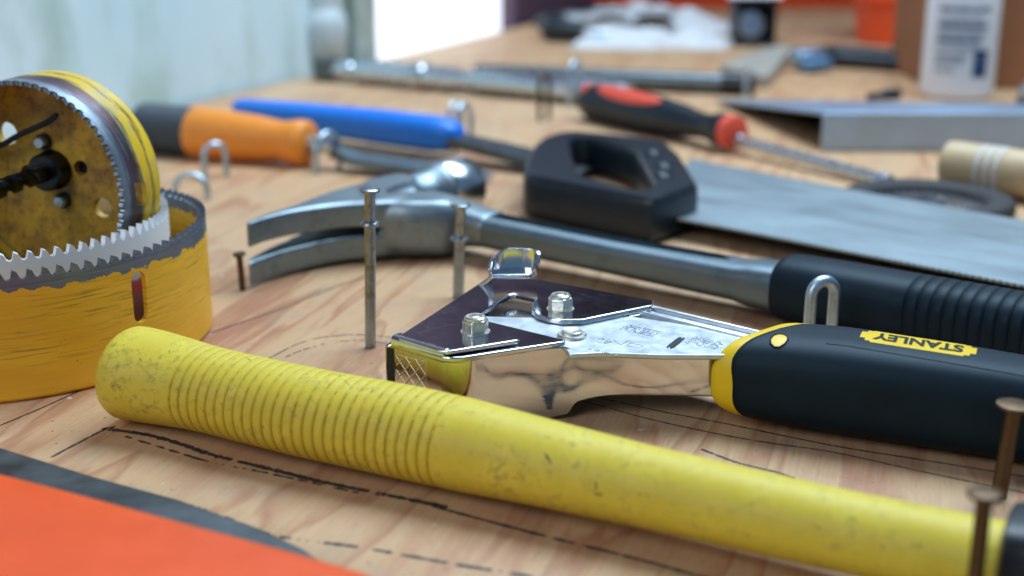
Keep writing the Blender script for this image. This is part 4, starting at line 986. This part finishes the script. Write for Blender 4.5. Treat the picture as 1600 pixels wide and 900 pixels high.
def rag(label, cx, cy, hx, hy, h, rot, seed, mat='cloth'):
    random.seed(seed); nx, ny = 44, 26; vs = []; fs = []; ph = [random.uniform(0, 6.28) for _ in range(8)]
    c_, s_ = math.cos(rot), math.sin(rot)
    def P_(i, j, top):
        u, v = 2*i/nx-1, 2*j/ny-1
        wob = 1 + .10*math.sin(3*math.atan2(v, u)+ph[0]) + .07*math.sin(7*math.atan2(v, u)+ph[1])
        e = max(0, 1 - (abs(u)**3.2 + abs(v)**3.2)); x = u*hx*wob; y = v*hy*wob
        z = h*e**.45*max(.12, .62 + .24*math.sin(5*u+3*v+ph[2]) + .20*math.sin(8*v-4*u+ph[3]) + .13*math.sin(13*u+ph[4]) + .07*math.sin(17*(u+v)+ph[5])) + .4
        return Vector((cx + x*c_ - y*s_, cy + x*s_ + y*c_, z if top else .25))
    for top in (1, 0):
        for i in range(nx+1):
            for j in range(ny+1): vs.append(P_(i, j, top))
    N_ = (nx+1)*(ny+1)
    for i in range(nx):
        for j in range(ny):
            a = i*(ny+1)+j; fs.append([a, a+ny+1, a+ny+2, a+1]); fs.append([N_+a+1, N_+a+ny+2, N_+a+ny+1, N_+a])
    return tag(MB().add(vs, fs).build('rag', M[mat], angle=70), label, 'cloth', 'crumpled white cloths at the far end')
rag('crumpled white cloth with drooping front edge at the far end of the bench', 172, 1655, 92, 52, 21, -.10, 4)
rag('white cloth lying behind the crumpled one at the far end', 176, 1850, 120, 70, 32, .10, 9)
pk_ = thing('putty_knife', 'broad silver putty knife lying behind the trowel handle', 'putty knife', (110, 1790, 0))
MB().prism([(66, 1770), (70, 1800), (150, 1822), (214, 1838), (222, 1772), (150, 1772)], 26, 29).build('blade', M['silver'], pk_, bevel=.6)
p, d, L = along((72, 1786, 22), (30, 1800, 12)); lathe_obj('handle', [(6, 0), (9, 3), (10, 20), (8, 40), (5, 44)], M['bplas'], pk_, p, d, 24, 60)
tr = thing('trowel', 'trowel with a black handle pointing into the white cloth', 'trowel', (70, 1680, 0))
p, d, L = along((38, 1690, 17), (96, 1672, 14)); lathe_obj('handle', [(9, 0), (13.5, 3), (15, 14), (14, 34), (12, 50), (11, 56)], M['bplas'], tr, p, d, 28, 60)
lathe_obj('tang', [(5, 55), (5, 84), (3.5, 90)], M['silver'], tr, p, d, 16)
MB().prism([(98, 1652), (128, 1646), (150, 1690), (112, 1690)], 8, 10).build('blade', M['tin'], tr, bevel=.5)
vs_ = thing('box_vise', 'black open ended metal box with a blue socket inside, beside the white cloth', 'metal box', (300, 1650, 0))
m = MB(); fr = [(274, 0), (322, 0), (322, 56), (274, 56)]
for c_, dd_ in (((298, 1655, 3), (50, 50, 6)), ((298, 1655, 55), (50, 50, 6)), ((275.5, 1655, 29), (5, 50, 46)), ((320.5, 1655, 29), (5, 50, 46))): m.box(c_, dd_)
m.build('casing', M['bplas'], vs_, bevel=1); MB().box((298, 1678, 29), (40, 3, 46)).build('back_panel', M['hole'], vs_)
lathe_obj('socket', [(15, 0), (16, 1), (16, 24), (11, 25), (11, 8), (.01, 8)], M['tin'], vs_, (294, 1665, 26), (0, -1, 0), 32)
lidm = MB(); lidm.prism([(262, 1628), (330, 1628), (338, 1690), (270, 1690)], 58.4, 62); lidm.build('lid', M['bottle'], vs_, bevel=.8)

# ------------------------------------------------------------------ blurred foreground
fg = thing('pry_bar', 'dark grey flat steel bar with a tapered tip in the lower left foreground', 'steel bar', (-110, 360, 0))
MB().prism([(-260, 432), (-176, 403), (-168.8, 400.2), (-130, 377), (-100, 361), (-72, 342), (-58, 330), (-50.5, 321), (-52, 318), (-62, 320), (-100, 334), (-168, 362), (-260, 392)], .3, 5.6).build('bar', M['fgsteel'], fg, seg=4, bevel=2.5)
fo = thing('plastic_case', 'bright orange plastic tool case edge blurred in the lower left corner', 'tool case', (-110, 300, 0))
ol = revol([Vector(q) for q in smooth([(-260, 397, 0), (-200, 373, 0), (-146, 349.5, 0), (-86, 319, 0), (-44, 297, 0), (-31, 288, 0), (-24, 272, 0), (-30, 225, 0), (-120, 190, 0), (-260, 190, 0)], 5, True)])
rr_ = [[p + pz*z for p in insetp(ol, q)] for z, q in ((6, 4), (6.6, 1), (9, 0), (15, .2), (18, 1.2), (20, 3.2), (21, 6), (21.3, 9))]
MB().loft(rr_).build('shell', M['fgor'], fo, angle=60)
MB().loft([[p + pz*z for p in insetp(ol, q)] for z, q in ((.4, 9), (6.2, 9))]).build('foot', M['fgor'], fo)
